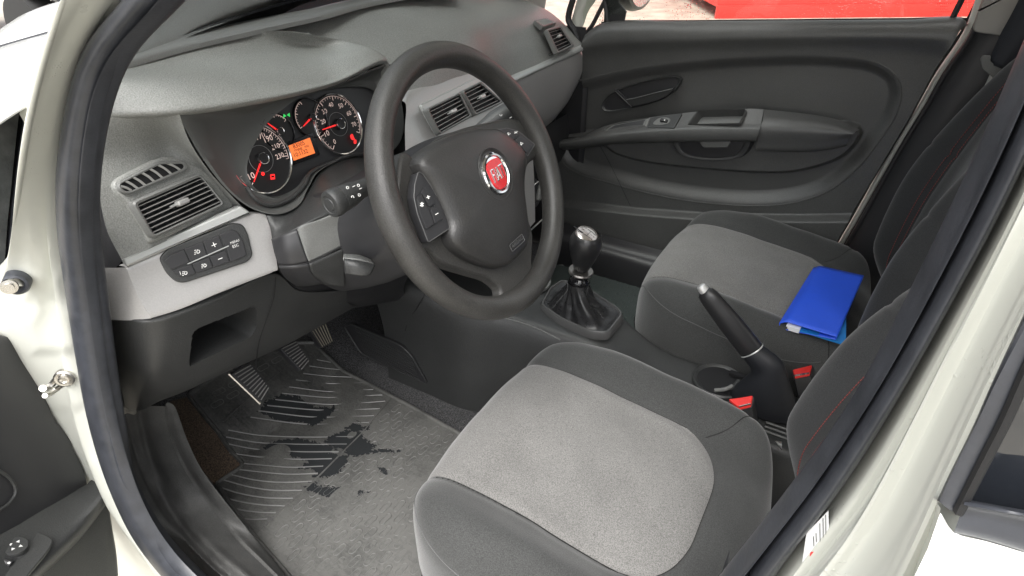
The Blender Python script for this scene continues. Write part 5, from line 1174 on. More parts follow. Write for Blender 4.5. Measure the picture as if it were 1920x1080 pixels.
# outside mirror
mb = MB(); mc = pY(1210, -40, -.80)
G = []
for k, (sc, d_) in enumerate(((.0, .0), (.9, .0), (1.0, .004), (1.06, .02), (1.0, .05), (.8, .075), (.3, .085), (0, .086))):
    G.append([mc + V(d_, math.cos(t) * .115 * sc, 0) + V(0, 0, math.sin(t) * .078 * sc * (1.0 if math.sin(t) < 0 else 1)) for t in np.linspace(0, 2 * math.pi, 40, endpoint=False)])
mb.grid(G[1:], 'dark_plastic', cv=True); MI = mb.build('mirror_housing', PDR)
mb = MB(); mat('mirror', (.75, .78, .78), .18, metal=1., bump=1., bscale=160, bdist=.004); mb.add([p + V(.001, 0, 0) for p in G[1]], [tuple(range(40))], 'mirror'); mb.build('mirror_glass', MI)

# ================================================================== driver's door, standing wide open
HD = np.array([.906, .423, 0.]); HK = float(.906 * .475 + .423 * .80); PLD = (HD / np.linalg.norm(HD), HK / np.linalg.norm(HD))
if PLD[0] @ CAM > PLD[1]: pass
ND = Vector(PLD[0]) * (1 if PLD[0] @ CAM - PLD[1] > 0 else -1)     # towards the camera / cabin
def dd(x, y, o=0):
    return PN(x, y, (PLD[0], PLD[1] + (o if ND.dot(Vector(PLD[0])) > 0 else -o)))
DDR = thing('driver_door', 'open black-trimmed driver door with mirror adjuster, at the lower left', 'car door', tuple(dd(135, 830)))
mb = MB(); e0 = [(0, 628), (28, 636), (40, 668), (64, 705), (86, 748), (101, 785), (122, 812), (135, 832), (136, 840), (150, 865), (160, 892), (166, 918)]
def colm(o): return [dd(x, y, o) for x, y in e0]
rows_ = [[p - ND * .05 + V(.0, 0, 0) for p in colm(0)], colm(0), [dd(x - 14, y + 4, .008) for x, y in e0], [dd(x - 90, y + 45, .012) for x, y in e0], [dd(x - 260, y + 130, .012) for x, y in e0], [dd(x - 520, y + 260, .010) for x, y in e0]]
mb.patch(rows_, 'black_plastic', 30, 60)
l2 = [(205, 925), (210, 960), (216, 1000), (222, 1040), (226, 1100)]
mb.patch([[dd(x, y, .02) - ND * .05 for x, y in l2], [dd(x, y, .02) for x, y in l2], [dd(x - 60, y + 30, .022) for x, y in l2], [dd(x - 240, y + 120, .022) for x, y in l2]], 'dark_plastic', 14, 20)
mb.build('door_panel', DDR)
mb = MB(); a_b = [(163, 908), (128, 926), (64, 958), (0, 995), (-90, 1042), (-180, 1090)]
b_m = [(198, 922), (150, 985), (90, 1045), (30, 1100), (-40, 1150), (-120, 1200)]
r_b = [dd(x, y, .008) for x, y in a_b]; r_m = [dd(x, y, .055) for x, y in b_m]; r_f = [dd(x + 4, y + 12, .052) for x, y in b_m]; r_u = [dd(x + 4, y + 22, .020) for x, y in b_m]
mb.patch([r_b, [mix(p, q, .5) + V(0, 0, .003) for p, q in zip(r_b, r_m)], [mix(p, q, .93) + V(0, 0, .002) for p, q in zip(r_b, r_m)], r_m, r_f, r_u], 'dark_plastic', 30, 40)
mb.patch([[r_b[0], r_m[0], r_f[0], r_u[0]], [p + V(.006, -.01, -.002) for p in (r_b[0], r_m[0], r_f[0], r_u[0])]], 'dark_plastic', 3, 12)
AR2 = mb.build('armrest', DDR)
PLa = plane3(tuple(r_b[1]), tuple(r_m[1]), tuple(r_m[3]), .007)
def la(x, y, o=0): return PN(x, y, shift(PLa, o))
mb = MB(); mb.plate(cr([la(*p, .004) for p in ((28, 989), (70, 997), (98, 1012), (96, 1022), (60, 1068), (20, 1110), (-60, 1110), (-60, 1045), (0, 1002))], 60, True), PLa[0], .006, 'dark_plastic', .0012); SP = mb.build('switch_plate', AR2)
Nl = Vector(PLa[0]); kc = la(28, 1030, .004)
mb = MB(); kr = (la(54, 1026, .01) - la(2, 1030, .01)).length / 2; mb.lathe([(kr * 1.1, -.002), (kr * 1.1, 0), (kr * 1.0, .001), (kr, .006), (kr * .93, .008), (0, .008)], kc, Nl, 'dark_plastic', 40); KN = mb.build('mirror_knob', SP)
mb = MB(); up_ = V(-.4, .9, 0); up_ = (up_ - Nl * up_.dot(Nl)).normalized(); sd3 = Nl.cross(up_)
for a in (0, 90, 180, 270):
    d = up_ * math.cos(R(a + 10)) + sd3 * math.sin(R(a + 10)); p = Nl.cross(d); c = kc + Nl * .0083 + d * kr * .42
    mb.add([c + d * .0028, c - d * .0015 + p * .0022, c - d * .0015 - p * .0022], [(0, 1, 2)], 'mark_white', False)
mb.build('symbols', KN)
mb = MB(); a = la(-10, 1046, .006); b = la(22, 1058, .006); mb.tube([a - (b - a), a, b], .0042, 'black_plastic', 10, flat=(1, 1)); w1 = mb.build('window_switch', SP)
mb = MB(); mb.lathe([(.0018, 0), (0, .0005)], la(17, 1055, .0105), Nl, 'mark_white', 8); mb.lathe([(.0014, 0), (0, .0005)], la(1, 1047, .0105), Nl, 'mark_white', 8); mb.build('symbols', w1)
mb = MB(); mb.tube([dd(*p, .014) for p in ((-10, 878), (10, 890), (25, 906), (29, 924), (18, 942), (0, 955), (-20, 965))], .0022, 'dark_plastic', 8, sub=30); mb.plate(cr([dd(*p, .012) for p in ((-40, 895), (5, 900), (19, 918), (16, 932), (0, 944), (-40, 955))], 30, True), ND, .004, 'black_plastic'); mb.build('speaker_rim', DDR)
dv = V(-.423, .906, 0); h0_ = dd(0, 1000, -.006); h0_ = V(h0_.x, h0_.y, 0) + dv * .06
mb = MB(); mb.plate([h0_ + dv * s_ + V(0, 0, z) for s_, z in ((0, -.08), (.85, -.08), (.92, .1), (.95, .52), (0, .50))], ND, .02, 'black_plastic', .004)
mb.plate([h0_ + dv * s_ + V(0, 0, z) - ND * .021 for s_, z in ((-.02, -.12), (.88, -.12), (.95, .1), (.98, .53), (-.02, .51))], ND, .06, 'glare_paint', .004); mb.build('door_shell', DDR)
# painted edge bracket and hinge
mb = MB(); mb.plate([dd(*p, -.012) for p in ((-30, 580), (8, 600), (34, 622), (44, 644), (38, 652), (10, 636), (-30, 622))], ND, .02, 'cream_paint', .002); mb.build('door_edge', DDR)
mb = MB(); mb.patch([[dd(x, y, -.02) for x, y in ((-20, 545), (5, 560), (40, 612), (70, 670), (118, 760), (150, 830))], [dd(x - 3, y + 2, -.035) for x, y in ((-40, 560), (-10, 580), (30, 632), (60, 690), (105, 775), (140, 850))]], 'cream_paint', 4, 20); mb.build('door_skin', DDR, solid=.003)
# window corner: black sail with wet quarter glass
mb = MB()
mb.plate(rc([dd(*p, 0) for p in ((58, 121), (67, 135), (67, 182), (50, 270), (38, 345), (31, 420), (25, 497), (0, 512), (-60, 520), (-60, 216), (0, 168))], .003), ND, .022, 'gloss_black', .003)
mb.tube([dd(*p, .001) for p in ((-20, 198), (0, 181), (40, 149), (50, 150), (52, 175), (38, 280), (24, 400), (16, 505))], .0018, 'rubber_seal', 6, sub=60)
mb.build('window_frame', DDR)
mb = MB(); mb.plate([dd(*p, .0015) for p in ((-60, 246), (0, 196), (30, 171), (38, 172), (37, 200), (27, 290), (14, 420), (8, 500), (-60, 512))], ND, .003, 'sail_glass'); mb.build('quarter_glass', DDR)
add_drops(MATS['sail_glass'], 260, .40)

# ================================================================== rear door, closed, right of the pillar
RDR = thing('rear_door', 'closed rear door, glare painted in white, with dark glass behind the driver door pillar', 'car door', tuple(pY(1800, 990, .812)))
def rd2(x, y, o=0): return pY(x, y, .806 + o)
mb = MB()
lf = [(1757, 940), (1786, 878), (1822, 806), (1858, 724), (1894, 646), (1930, 570), (2010, 400)]
rg = [(1800, 966), (1850, 868), (1890, 790), (1930, 700), (1975, 610), (2050, 470), (2120, 330)]
mid_ = [((a[0] + b[0]) / 2 - 3, (a[1] + b[1]) / 2) for a, b in zip(lf, rg)]
mb.patch([[rd2(x, y, -.02) for x, y in lf], [rd2(x, y, -.001) for x, y in lf], [rd2(x + 5, y + 1, .004) for x, y in lf], [rd2(x, y, .004) for x, y in mid_], [rd2(x - 4, y - 2, .003) for x, y in rg], [rd2(x, y, -.006) for x, y in rg]], 'rubber_seal', 30, 40)
mb.add([rd2(*p, .0035) for p in ((1749, 932), (1800, 966))] + [rd2(*p, -.02) for p in ((1800, 966), (1749, 932))], [(0, 1, 2, 3)], 'rubber_seal')
mb.tube([rd2(x - 3, y - 5, .0045) for x, y in rg], .0016, 'void_black', 6, sub=30); mb.build('window_frame', RDR)
mb = MB(); mb.plate([rd2(*p, -.006) for p in ((1795, 960), (1850, 860), (1930, 700), (2120, 330), (2300, 400), (2300, 1100), (1950, 975), (1812, 940))], (0, 1, 0), .005, 'rear_glass' if 'rear_glass' in MATS else 'gloss_black'); mb.build('window_pane', RDR)
mb = MB(); w0 = [(1810, 938), (1870, 949), (1940, 962), (2100, 1000)]; w1_ = [(1790, 1000), (1850, 1014), (1930, 1038), (2100, 1090)]
mb.patch([[rd2(x, y, -.012) for x, y in w0], [rd2(x, y, .004) for x, y in w0], [rd2(x - 3, y + 8, .008) for x, y in w0], [rd2(x - 4, y + 12, .004) for x, y in w0], [rd2(x, y - 6, .006) for x, y in w1_], [rd2(x, y, .0)for x, y in w1_]], 'rubber_seal', 24, 20); mb.build('waist_trim', RDR)
mb = MB(); s0_ = [(1762, 960), (1790, 998), (1850, 1014), (1930, 1038), (2100, 1090)]; s1_ = [(1716, 1080), (1760, 1120), (1850, 1160), (1930, 1200), (2100, 1260)]
mb.patch([[rd2(x, y, -.03) for x, y in s0_], [rd2(x, y, .001) for x, y in s0_], [rd2(x, y + 12, .010) for x, y in s0_], [rd2(x, y, .02) for x, y in s1_], [rd2(x, y, .02) + V(0, .0, -.3) for x, y in s1_]], 'glare_paint', 24, 24)
e_ = [(1758, 945), (1748, 985), (1730, 1030), (1712, 1085), (1700, 1120)]
mb.patch([[rd2(x + 6, y + 8, .001) for x, y in e_], [rd2(x, y, -.004) for x, y in e_], [rd2(x, y, -.03) for x, y in e_]], 'cream_paint', 6, 12); mb.build('door_skin', RDR)
# ================================================================== seats
def seat():
    root = thing('front_seat', 'nearer car seat with light grey cushion centre and dark bolsters', 'car seat', (-.25, .357, .02), 'front seats')
    YC = .357; XC, A_, B_, N_ = -.232, .252, .270, 3.4
    INS = .152
    ins = rc([V(-.392, -INS + .0, 0), V(-.392, INS, 0), V(.2, INS, 0), V(.2, -INS, 0)], [.11, .11, .0, .0], 8)
    insp = [(p.x, p.y) for p in ins]
    def gauge(x, u):
        return (np.abs((x - XC) / A_) ** N_ + np.abs(u / B_) ** N_) ** (1 / N_)
    def top(x, u):
        z = .287 - .040 * sstep(.0, -.42, x) - .010 * sstep(-.02, .05, x)
        z = z + (.020 + .018 * sstep(-.02, -.20, x)) * np.exp(-((np.abs(u) - .214) / .048) ** 2)
        z = z + .006 * (1 - (u / .16) ** 2) * (np.abs(u) < .16)
        d = np.abs(sdist(x, u, insp)); z = z - .0055 * np.exp(-(d / .0075) ** 2)
        d2 = sdist(x, u, [(-.352, -.150), (-.40, -.20), (-.42, -.27)], False); d3 = sdist(x, u, [(-.352, .150), (-.40, .20), (-.42, .27)], False)
        return z - .003 * np.exp(-(np.minimum(d2, d3) / .006) ** 2)
    def surf(x, u, off=0):
        s = np.clip(gauge(x, u), 0, 1); p = 5.0 + 2.5 * sstep(.12, .24, np.abs(u))
        wr = .0011 * np.sin(41 * x + 17 * u) * np.sin(33 * u - 9 * x + 1) + .0007 * np.sin(90 * u + 30 * x) * np.sin(61 * x)
        return top(x, u) - .15 * (1 - (1 - s ** p) ** (1 / p)) + off + wr
    th = np.linspace(0, 2 * math.pi, 240, endpoint=False)
    def out_(s):
        c, q = np.cos(th), np.sin(th); r = 1 / (np.abs(c / A_) ** N_ + np.abs(q / B_) ** N_) ** (1 / N_)
        return XC + r * c * s, r * q * s
    G = []
    ss = list(np.linspace(.02, .86, 46)) + list(.86 + .14 * (1 - (1 - np.linspace(0, 1, 16)[1:]) ** 2.2))
    for s in ss:
        x, u = out_(s); z = surf(x, u)
        G.append([V(a, YC + b, c) for a, b, c in zip(x, u, z)])
    for s, dz in ((.995, .012), (.985, .03), (.965, .05), (.94, .07), (.90, .085)):
        x, u = out_(s); z0 = surf(*out_(1.0)); G.append([V(a, YC + b, c - dz) for a, b, c in zip(x, u, z0)])
    mb = MB(); mb.grid(G, 'dark_fabric', cv=True); mb.add(G[0], [tuple(range(240))], 'dark_fabric')
    cu = mb.build('cushion', root)
    # centre panel of the cushion
    nu, nv = 90, 64; G = []
    for i in range(nu):
        row = []
        for j in range(nv):
            u = INS * (-1 + 2 * j / (nv - 1)) * .993; a = abs(u)
            xr = -.392 + (.11 - math.sqrt(max(.11 ** 2 - max(a - (INS - .11), 0) ** 2, 0))) * .75 + .002
            xf = XC + A_ * (1 - (a / B_) ** N_) ** (1 / N_) * .985
            x = xr + (xf - xr) * (i / (nu - 1)) ** .9
            row.append((x, u))
        G.append(row)
    X = np.array([[p[0] for p in r] for r in G]); U = np.array([[p[1] for p in r] for r in G]); Z = surf(X, U, .0016)
    mb = MB(); mb.grid([[V(X[i, j], YC + U[i, j], Z[i, j]) for j in range(nv)] for i in range(nu)], 'light_fabric'); mb.build('seat_insert', cu)
    # seams
    mb = MB()
    def line(pts, m='dark_thread', r_=.0009, off=.0002, n_=80):
        q = cr([V(x, u, 0) for x, u in pts], n_); x = np.array([p.x for p in q]); u = np.array([p.y for p in q]); z = surf(x, u, off)
        mb.tube([V(a, YC + b, c) for a, b, c in zip(x, u, z)], r_, m, 5)
    b0 = [(X[0, j], U[0, j]) for j in range(0, nv, 6)]
    for s in (-1, 1):
        line([(X[-8, 0 if s < 0 else -1], s * INS), (-.1, s * INS), (-.25, s * INS), (X[0, 0 if s < 0 else -1], s * INS)])
        line([(-.352, s * .151), (-.385, s * .185), (-.41, s * .235), (-.415, s * .255)])
    q = [(X[0, j], U[0, j]) for j in range(nv)]; x = np.array([p[0] for p in q]); u = np.array([p[1] for p in q]); mb.tube([V(a, YC + b, c) for a, b, c in zip(x, u, surf(x, u, .0002))], .0009, 'dark_thread', 5)
    for s, dz in ((.982, 0),):
        x, u = out_(s); k = [i for i in range(240) if x[i] > -.40]; k = sorted(k, key=lambda i: math.atan2(u[i], x[i] - XC)); z = surf(x, u, .0012)
        mb.tube([V(x[i], YC + u[i], z[i]) for i in k], .0008, 'grey_thread', 5)
    mb.build('seams', cu)
    # plastic skirt and runner
    mb = MB(); x, u = out_(.93); x2, u2 = out_(.80)
    mb.grid([[V(a, YC + b, .135) for a, b in zip(x, u)], [V(a * .98, YC + b, .075) for a, b in zip(x, u)], [V(a, YC + b, .05) for a, b in zip(x2, u2)]], 'black_plastic', cv=True); mb.build('base', root)
    for s in (-1, 1):
        mb = MB(); mb.box(V(-.25, YC + s * .19, .03), (.50, .035, .045), 'black_plastic', bevel=.004); mb.build('runner', root)
    mb = MB(); mb.tube([pZ(812, 958, .16), pZ(800, 982, .145), pZ(800, 1006, .13), pZ(812, 1032, .11)], .005, 'gloss_black', 10, sub=20, flat=(1, 1)); mb.tube([pZ(810, 960, .168), pZ(801, 984, .152), pZ(802, 1006, .136), pZ(811, 1028, .118)], .0018, 'chrome', 6, sub=20); mb.build('slide_handle', root)
    # backrest
    H = V(-.486, YC, .17); tl = R(18); Wv = V(-math.sin(tl), 0, math.cos(tl)); Fv = V(math.cos(tl), 0, math.sin(tl)); Yv = V(0, 1, 0)
    VC, AV, BU, NB = .325, .335, .262, 3.2
    def bhw(v): return 1 - .16 * sstep(.30, .66, v)
    def gb(u, v): return (np.abs((v - VC) / AV) ** NB + np.abs(u / (BU * bhw(v))) ** NB) ** (1 / NB)
    def fb(u, v, off=0):
        s = np.clip(gb(u, v), 0, 1); uu = np.abs(u) / bhw(v)
        bol = .078 * np.exp(-((uu - .205) / .050) ** 2) * (1 - .50 * sstep(.28, .62, v)) * (.35 + .65 * sstep(.0, .13, v))
        f = .012 + bol - .018 * sstep(.3, 0, v) * (uu < 2)
        for c in (.150,): f = f - .006 * np.exp(-((uu - c) / .006) ** 2)
        f = f - .003 * np.exp(-((v - .40 + .1 * uu) / .006) ** 2) * (uu > .15)
        return f - .085 * (1 - (1 - s ** 5) ** (1 / 5)) + off
    def pb(u, v, f): return H + Wv * float(v) + Fv * float(f) + Yv * float(u)
    G = []
    for s in ss:
        c, q = np.cos(th), np.sin(th); v0 = VC + 0 * th
        v_ = None; r = 1 / (np.abs(c / AV) ** NB + np.abs(q / BU) ** NB) ** (1 / NB)
        v = VC + r * c * s; u = r * q * s * bhw(v); f = fb(u, v)
        G.append([pb(a, b, c_) for a, b, c_ in zip(u, v, f)])
    last = G[-1]
    for sc, back_ in ((1.0, .03), (.99, .05), (.95, .065), (.85, .075), (.4, .078)):
        cc = pb(0, VC, -.073); G.append([cc + (p - cc) * sc - Fv * back_ + Fv * 0 for p in last])
    mb = MB(); mb.grid(G, 'black_fabric', cv=True); mb.add(G[0], [tuple(range(240))], 'black_fabric'); mb.add(G[-1], [tuple(range(240))], 'black_fabric'); bk_ = mb.build('backrest', root)
    mb = MB(); G = []
    for i in range(80):
        v = .03 + .60 * i / 79; w_ = .148 * float(bhw(v)); U_ = np.linspace(-w_, w_, 40); f = fb(U_, np.full(40, v), .0015); G.append([pb(a, v, b) for a, b in zip(U_, f)])
    mb.grid(G, 'dark_fabric'); mb.build('backrest_insert', bk_)
    mb = MB()
    for s in (-1, 1):
        for dv in (-.0035, .0035):
            vv_ = np.linspace(.02, .62, 110)
            for i in range(0, 110):
                v = vv_[i]; v2 = v + .0036; u1 = s * (.150 + .006 + dv) * float(bhw(v)); f1 = float(fb(np.array(u1), np.array(v), .0012)); f2 = float(fb(np.array(u1), np.array(v2), .0012))
                mb.tube([pb(u1, v, f1), pb(u1, v2, f2)], .0007, 'red_thread', 4)
    mb.build('stitching', bk_)
    # head restraint on two posts
    mb = MB(); hcn = H + Wv * .76 + Fv * .0; rings = []
    for t_, sc in ((-.07, .55), (-.062, .85), (-.04, 1), (.03, 1), (.055, .88), (.068, .55)):
        rings.append([hcn + Wv * t_ + Yv * (math.cos(a) * .115 * sc) + Fv * (math.sin(a) * .045 * sc) for a in np.linspace(0, 2 * math.pi, 30, endpoint=False)])
    mb.grid(rings, 'black_fabric', cv=True); mb.add(rings[0], [tuple(range(30))], 'black_fabric'); mb.add(rings[-1], [tuple(range(30))], 'black_fabric'); mb.build('head_restraint', root)
    for s in (-1, 1):
        mb = MB(); mb.tube([H + Wv * .62 + Yv * s * .06 - Fv * .03, H + Wv * .72 + Yv * s * .06], .006, 'chrome', 8); mb.build('restraint_post', root)
    return root
mat('grey_thread', (.10, .10, .10), .8)
S1 = seat()
H_PIVOT = (-.486, .357, .17)
def kids(o): return [c for c in COL.objects if c.parent == o]
def copy_tree(o, parent=None):
    c = o.copy(); COL.objects.link(c); c.parent = parent
    for ch in kids(o): copy_tree(ch, c)
    return c
S2_ = copy_tree(S1); S2_.location = Vector(S1.location) + V(-.090, -.716, 0)
hg = Vector(H_PIVOT) - Vector(S1.location)
for o_ in kids(S2_):
    if o_.name.split('.')[0] in ('backrest', 'head_restraint', 'restraint_post'):
        o_.matrix_local = Matrix.Translation(hg) @ Matrix.Rotation(R(8), 4, 'Y') @ Matrix.Translation(-hg)
S2_['label'] = 'farther car seat holding the blue folder on its cushion'
LOC[S2_.name] = list(S2_.location)

# buckles
def buckle(name_loc, topq, z, base, label, tilt):
    P = [pZ(x, y, z) for x, y in topq]; c = sum(P, V(0, 0, 0)) / len(P); b = Vector(base)
    t = thing('belt_buckle', label, 'belt buckle', b, 'seat belt buckles between the seats')
    ax = (c - b).normalized(); d = (P[1] - P[0]).normalized()
    mb = MB(); G = []
    for f_, w_, h_ in ((0, .5, .5), (.35, .7, .7), (.6, 1, 1), (.985, 1.08, 1.1)):
        q = b + (c - b) * f_ - ax * .002
        G.append(rc([q + (p - c) * (w_) * 1.05 + ax * 0 for p in P], .003))
    mb.grid(G, 'black_plastic', cv=True); mb.add(G[-1], [tuple(range(len(G[-1])))], 'black_plastic'); mb.build('stalk', t)
    mb = MB(); mb.plate(rc(P, .002), ax, .008, 'red_plastic', .0015); bt = mb.build('release_button', t)
    mb = MB(); mb.tube([P[3] + ax * .002, P[2] + ax * .002], .0016, 'steel', 6); mb.build('latch_plate_slot', t)
buckle('a', [(1366, 748), (1411, 741), (1407, 759), (1386, 764)], .270, (-.455, .085, .06), 'belt buckle with red button beside the nearer seat', 0)
buckle('b', [(1486, 693), (1522, 684), (1517, 701), (1490, 706)], .235, (-.53, -.085, .06), 'belt buckle with red button beside the farther seat', 0)
mb = MB(); mb.plate(px([(1440, 812), (1466, 810), (1466, 842)], pZ, .17), (0, .3, 1), .004, 'steel'); t = mb.build('buckle_bracket', None, loc=pZ(1455, 820, .17)); t['label'] = 'small bare metal bracket below the nearer belt buckle'; t['category'] = 'bracket'

# passenger's belt hanging on the far pillar
BELT = thing('seat_belt', 'black seat belt with metal tongue hanging on the far door pillar', 'seat belt', tuple(pY(1865, 120, -.62)))
mb = MB(); a = px([(1940, -60), (1900, 20), (1872, 72), (1852, 118)], pY, -.618); b = px([(2010, -60), (1965, 20), (1930, 72), (1886, 132)], pY, -.60)
mb.patch([a, b], 'webbing', 3, 20); mb.build('webbing', BELT, solid=.0012)
mb = MB(); mb.plate(rc(px([(1838, 112), (1843, 104), (1858, 104), (1857, 116), (1882, 128), (1876, 148), (1862, 146), (1842, 130)], pY, -.612), .003), (0, 1, .1), .006, 'grey_trim', .0015); mb.build('tongue_grip', BELT)
mb = MB(); mb.plate(rc(px([(1856, 140), (1862, 147), (1872, 150), (1862, 156), (1850, 168), (1841, 172)], pY, -.612), .0015), (0, 1, .1), .002, 'button_silver'); mb.build('tongue', BELT)

# folder
FOLD = thing('document_folder', 'bright blue plastic folder with white papers lying on the farther seat', 'folder', tuple(pZ(1540, 570, .27)))
zt = .303
fq = [pZ(1467, 601, zt - .006), pZ(1531, 497, zt), V(-.555, -.455, zt + .02), V(-.575, -.165, zt + .012)]
fq[3] = pZ(1569, 632, zt + .004); fq[2] = pZ(1620, 517, zt + .012)
nF, mF = 20, 20
mb = MB()
spn = [fq[0], fq[1]]
Gt = [[mix(mix(fq[0], fq[1], j / mF), mix(fq[3], fq[2], j / mF), i / nF) + V(0, 0, -.004 * math.exp(-((i / nF) / .06) ** 2)) for j in range(mF + 1)] for i in range(nF + 1)]
fl = [mix(fq[0], fq[1], j / mF) for j in range(mF + 1)]
ox = (fq[3] - fq[0]).normalized()
sp1 = [p - ox * .004 + V(0, 0, -.008) for p in fl]; sp2 = [p - ox * .002 + V(0, 0, -.015) for p in fl]; sp3 = [p + ox * .006 + V(0, 0, -.018) for p in fl]
low = [[p + V(0, 0, -.019 + .014 * (i_ / nF)) for p in r] for i_, r in enumerate(Gt[2:])]
G = [[p for p in r] for r in Gt[::-1]][:-1] + [[p + V(0, 0, -.002) for p in Gt[0]], sp1, sp2, sp3] + low[1:]
mb.grid(G, 'blue_cover'); mb.build('cover', FOLD, solid=.0012)
mb = MB()
for k in range(3):
    pp = [mix(fl[0], fl[-1], .03) + ox * (.010 + .003 * k), mix(fl[0], fl[-1], .03) + ox * .036, mix(fl[0], fl[-1], .95) + ox * .036, mix(fl[0], fl[-1], .95) + ox * (.010 + .003 * k)]
    mb.plate([p + V(0, 0, -.006 - .0035 * k) + (fq[0] - fq[1]).normalized() * (.012) for p in pp], (0, 0, 1), .002, 'paper')
mb.build('papers', FOLD)
mb = MB(); pp = [mix(fl[0], fl[-1], .02) + ox * .034, mix(fl[0], fl[-1], .95) + ox * .034, mix(fl[0], fl[-1], .95) + ox * .070, mix(fl[0], fl[-1], .02) + ox * .12]; mb.plate([p + V(0, 0, -.010) + (fq[0] - fq[1]).normalized() * .004 for p in pp], (0, 0, 1), .004, 'blue_inside'); mb.build('inner_sleeve', FOLD)
# ================================================================== centre console
CON = thing('centre_console', 'dark plastic console between the seats with cup holder and belt-side trays', 'console', (0, 0, 0))
xs = [(.42, .13, .30), (.30, .115, .285), (.20, .095, .268), (.10, .075, .255), (0, .066, .250), (-.09, .060, .243), (-.13, .055, .225), (-.20, .060, .190), (-.32, .070, .178), (-.45, .075, .17), (-.62, .075, .17)]
rows_ = []
for x, hw, z in xs:
    lo = .13 if x > .15 else .105 if x > -.1 else .10
    rows_.append([V(x, lo + .015, -.01), V(x, lo + .008, z * .45), V(x, hw + .018, z - .030), V(x, hw + .003, z - .004), V(x, hw - .008, z), V(x, 0, z), V(x, -hw + .008, z), V(x, -hw - .003, z - .004), V(x, -hw - .018, z - .030), V(x, -lo - .008, z * .45), V(x, -lo - .015, -.01)])
mb = MB(); mb.patch(rows_, 'dark_plastic', 120, 90); mb.build('console_body', CON)
# ribbed foot rest grille on the tunnel side
gp = px([(645, 612), (658, 607), (752, 648), (772, 668), (802, 720), (790, 716), (676, 662)], pY, .147)
mb = MB(); mb.tube(rc(gp, .012, 4), .0018, 'dark_plastic', 6, closed=True); mb.plate(rc(gp, .012, 4), (0, 1, .12), .012, 'black_plastic')
for k in range(9):
    f_ = (k + .6) / 9.5; a = mix(gp[0] if 0 else mix(gp[1], gp[6], f_), gp[2], .04); 
    b = mix(gp[2], gp[5], f_) if f_ < .99 else gp[4]
    b = mix(gp[3], gp[5], f_)
    mb.tube([mix(a, b, .04) + V(0, .001, 0), mix(a, b, .99) + V(0, .001, 0)], .0011, 'dark_plastic', 5)
mb.build('foot_rest', CON)
mb = MB(); mb.tube([pY(*p, .139) for p in ((800, 546), (780, 580), (766, 600), (760, 620))], .0008, 'void_black', 5, sub=14); mb.build('panel_joint', CON)
mb = MB(); mb.tube([pZ(*p, .262) for p in ((905, 590), (960, 600), (1010, 617), (1050, 637))], .0013, 'grey_trim', 6, sub=20); mb.build('edge_bead', CON)
# cup holder ahead of the gaiter
cc_ = V(.125, -.055, .262); mb = MB(); mb.lathe([(.044, -.002), (.044, .004), (.041, .006), (.038, .005), (.036, .001)], cc_, (0, 0, 1), 'grey_trim', 40); mb.lathe([(.0375, .0035), (0, .0035)], cc_, (0, 0, 1), 'void_black', 40); mb.build('cup_holder', CON)
# rear cup holder, rails
rcx = V(-.325, -.022, .186); mb = MB(); mb.lathe([(.052, -.002), (.052, .004), (.049, .007), (.045, .005), (.042, .002)], rcx, (0, 0, 1), 'dark_plastic', 40); mb.lathe([(.0435, .0030), (0, .0030)], rcx, (0, 0, 1), 'void_black', 40)
mb.tube([rcx + V(-.012, .030, .008), rcx + V(-.03, .020, .016), rcx + V(-.035, -.0, .018)], .005, 'dark_plastic', 8, sub=10); mb.tube([rcx + V(.0, .036, .006), rcx + V(-.018, .032, .014), rcx + V(-.028, .02, .018)], .004, 'grey_trim', 8, sub=10)
mb.box(rcx + V(-.03, -.03, .008), (.035, .012, .006), 'void_black'); mb.build('rear_cup_holder', CON)
mb = MB()
for k in range(3): mb.tube([V(-.43, .042 + .012 * k, .183), V(-.60, .042 + .012 * k, .183)], .002, 'grey_trim', 6)
mb.build('tray_ribs', CON)

# ---- gear lever
GL = thing('gear_lever', 'round black gear knob with metal cap on a creased black leather gaiter', 'gear lever', (-.01, 0, .25))
kn = V(-.0245, .0, .0); kb = pY(1091, 497, 0); kt_ = pY(1100, 437, 0); ax = (kt_ - kb).normalized(); ax = V(-.10, .0, .99).normalized()
mb = MB(); L0 = .078
mb.lathe([(0, -.006), (.0165, -.006), (.0195, .003), (.0250, .018), (.0300, .034), (.0325, .048), (.0320, .060), (.0285, .069), (.0245, .0735)], kb, ax, 'knob_black' if 'knob_black' in MATS else 'hub_skin', 48)
KNB = mb.build('knob', GL)
axt = (ax + V(-.35, .10, 0)).normalized(); tc_ = kb + ax * .0670 + axt * .0035
mb = MB(); mb.lathe([(.0255, -.004), (.0250, .0015), (.0232, .0035), (.014, .0058), (0, .0068)], tc_, axt, 'cap_metal' if 'cap_metal' in MATS else 'steel', 40); cap = mb.build('knob_cap', KNB)
mb = MB(); e1_ = V(0, -1, 0); e1_ = (e1_ - axt * e1_.dot(axt)).normalized(); e2_ = axt.cross(e1_)
if e2_.x < 0: e2_ = -e2_
for u in (-.009, 0, .009): mb.tube([tc_ + e1_ * u + e2_ * -.008 + axt * .0062, tc_ + e1_ * u + e2_ * .008 + axt * .0062], .0005, 'void_black', 4)
mb.tube([tc_ + e1_ * -.009 + axt * .0068, tc_ + e1_ * .009 + axt * .0068], .0005, 'void_black', 4)
for s_, u, v in (('1', -.0085, .0095), ('3', .0, .0105), ('5', .0085, .0095), ('2', -.0085, -.0125), ('4', 0, -.0135), ('R', .0085, -.0125)):
    p = tc_ + e1_ * u + e2_ * v + axt * .0052; mb.text(s_, p - e1_ * .0016, p + e1_ * .0016, axt, 'void_black', depth=.0009)
mb.build('gear_pattern', cap)
cb_ = kb - ax * .006
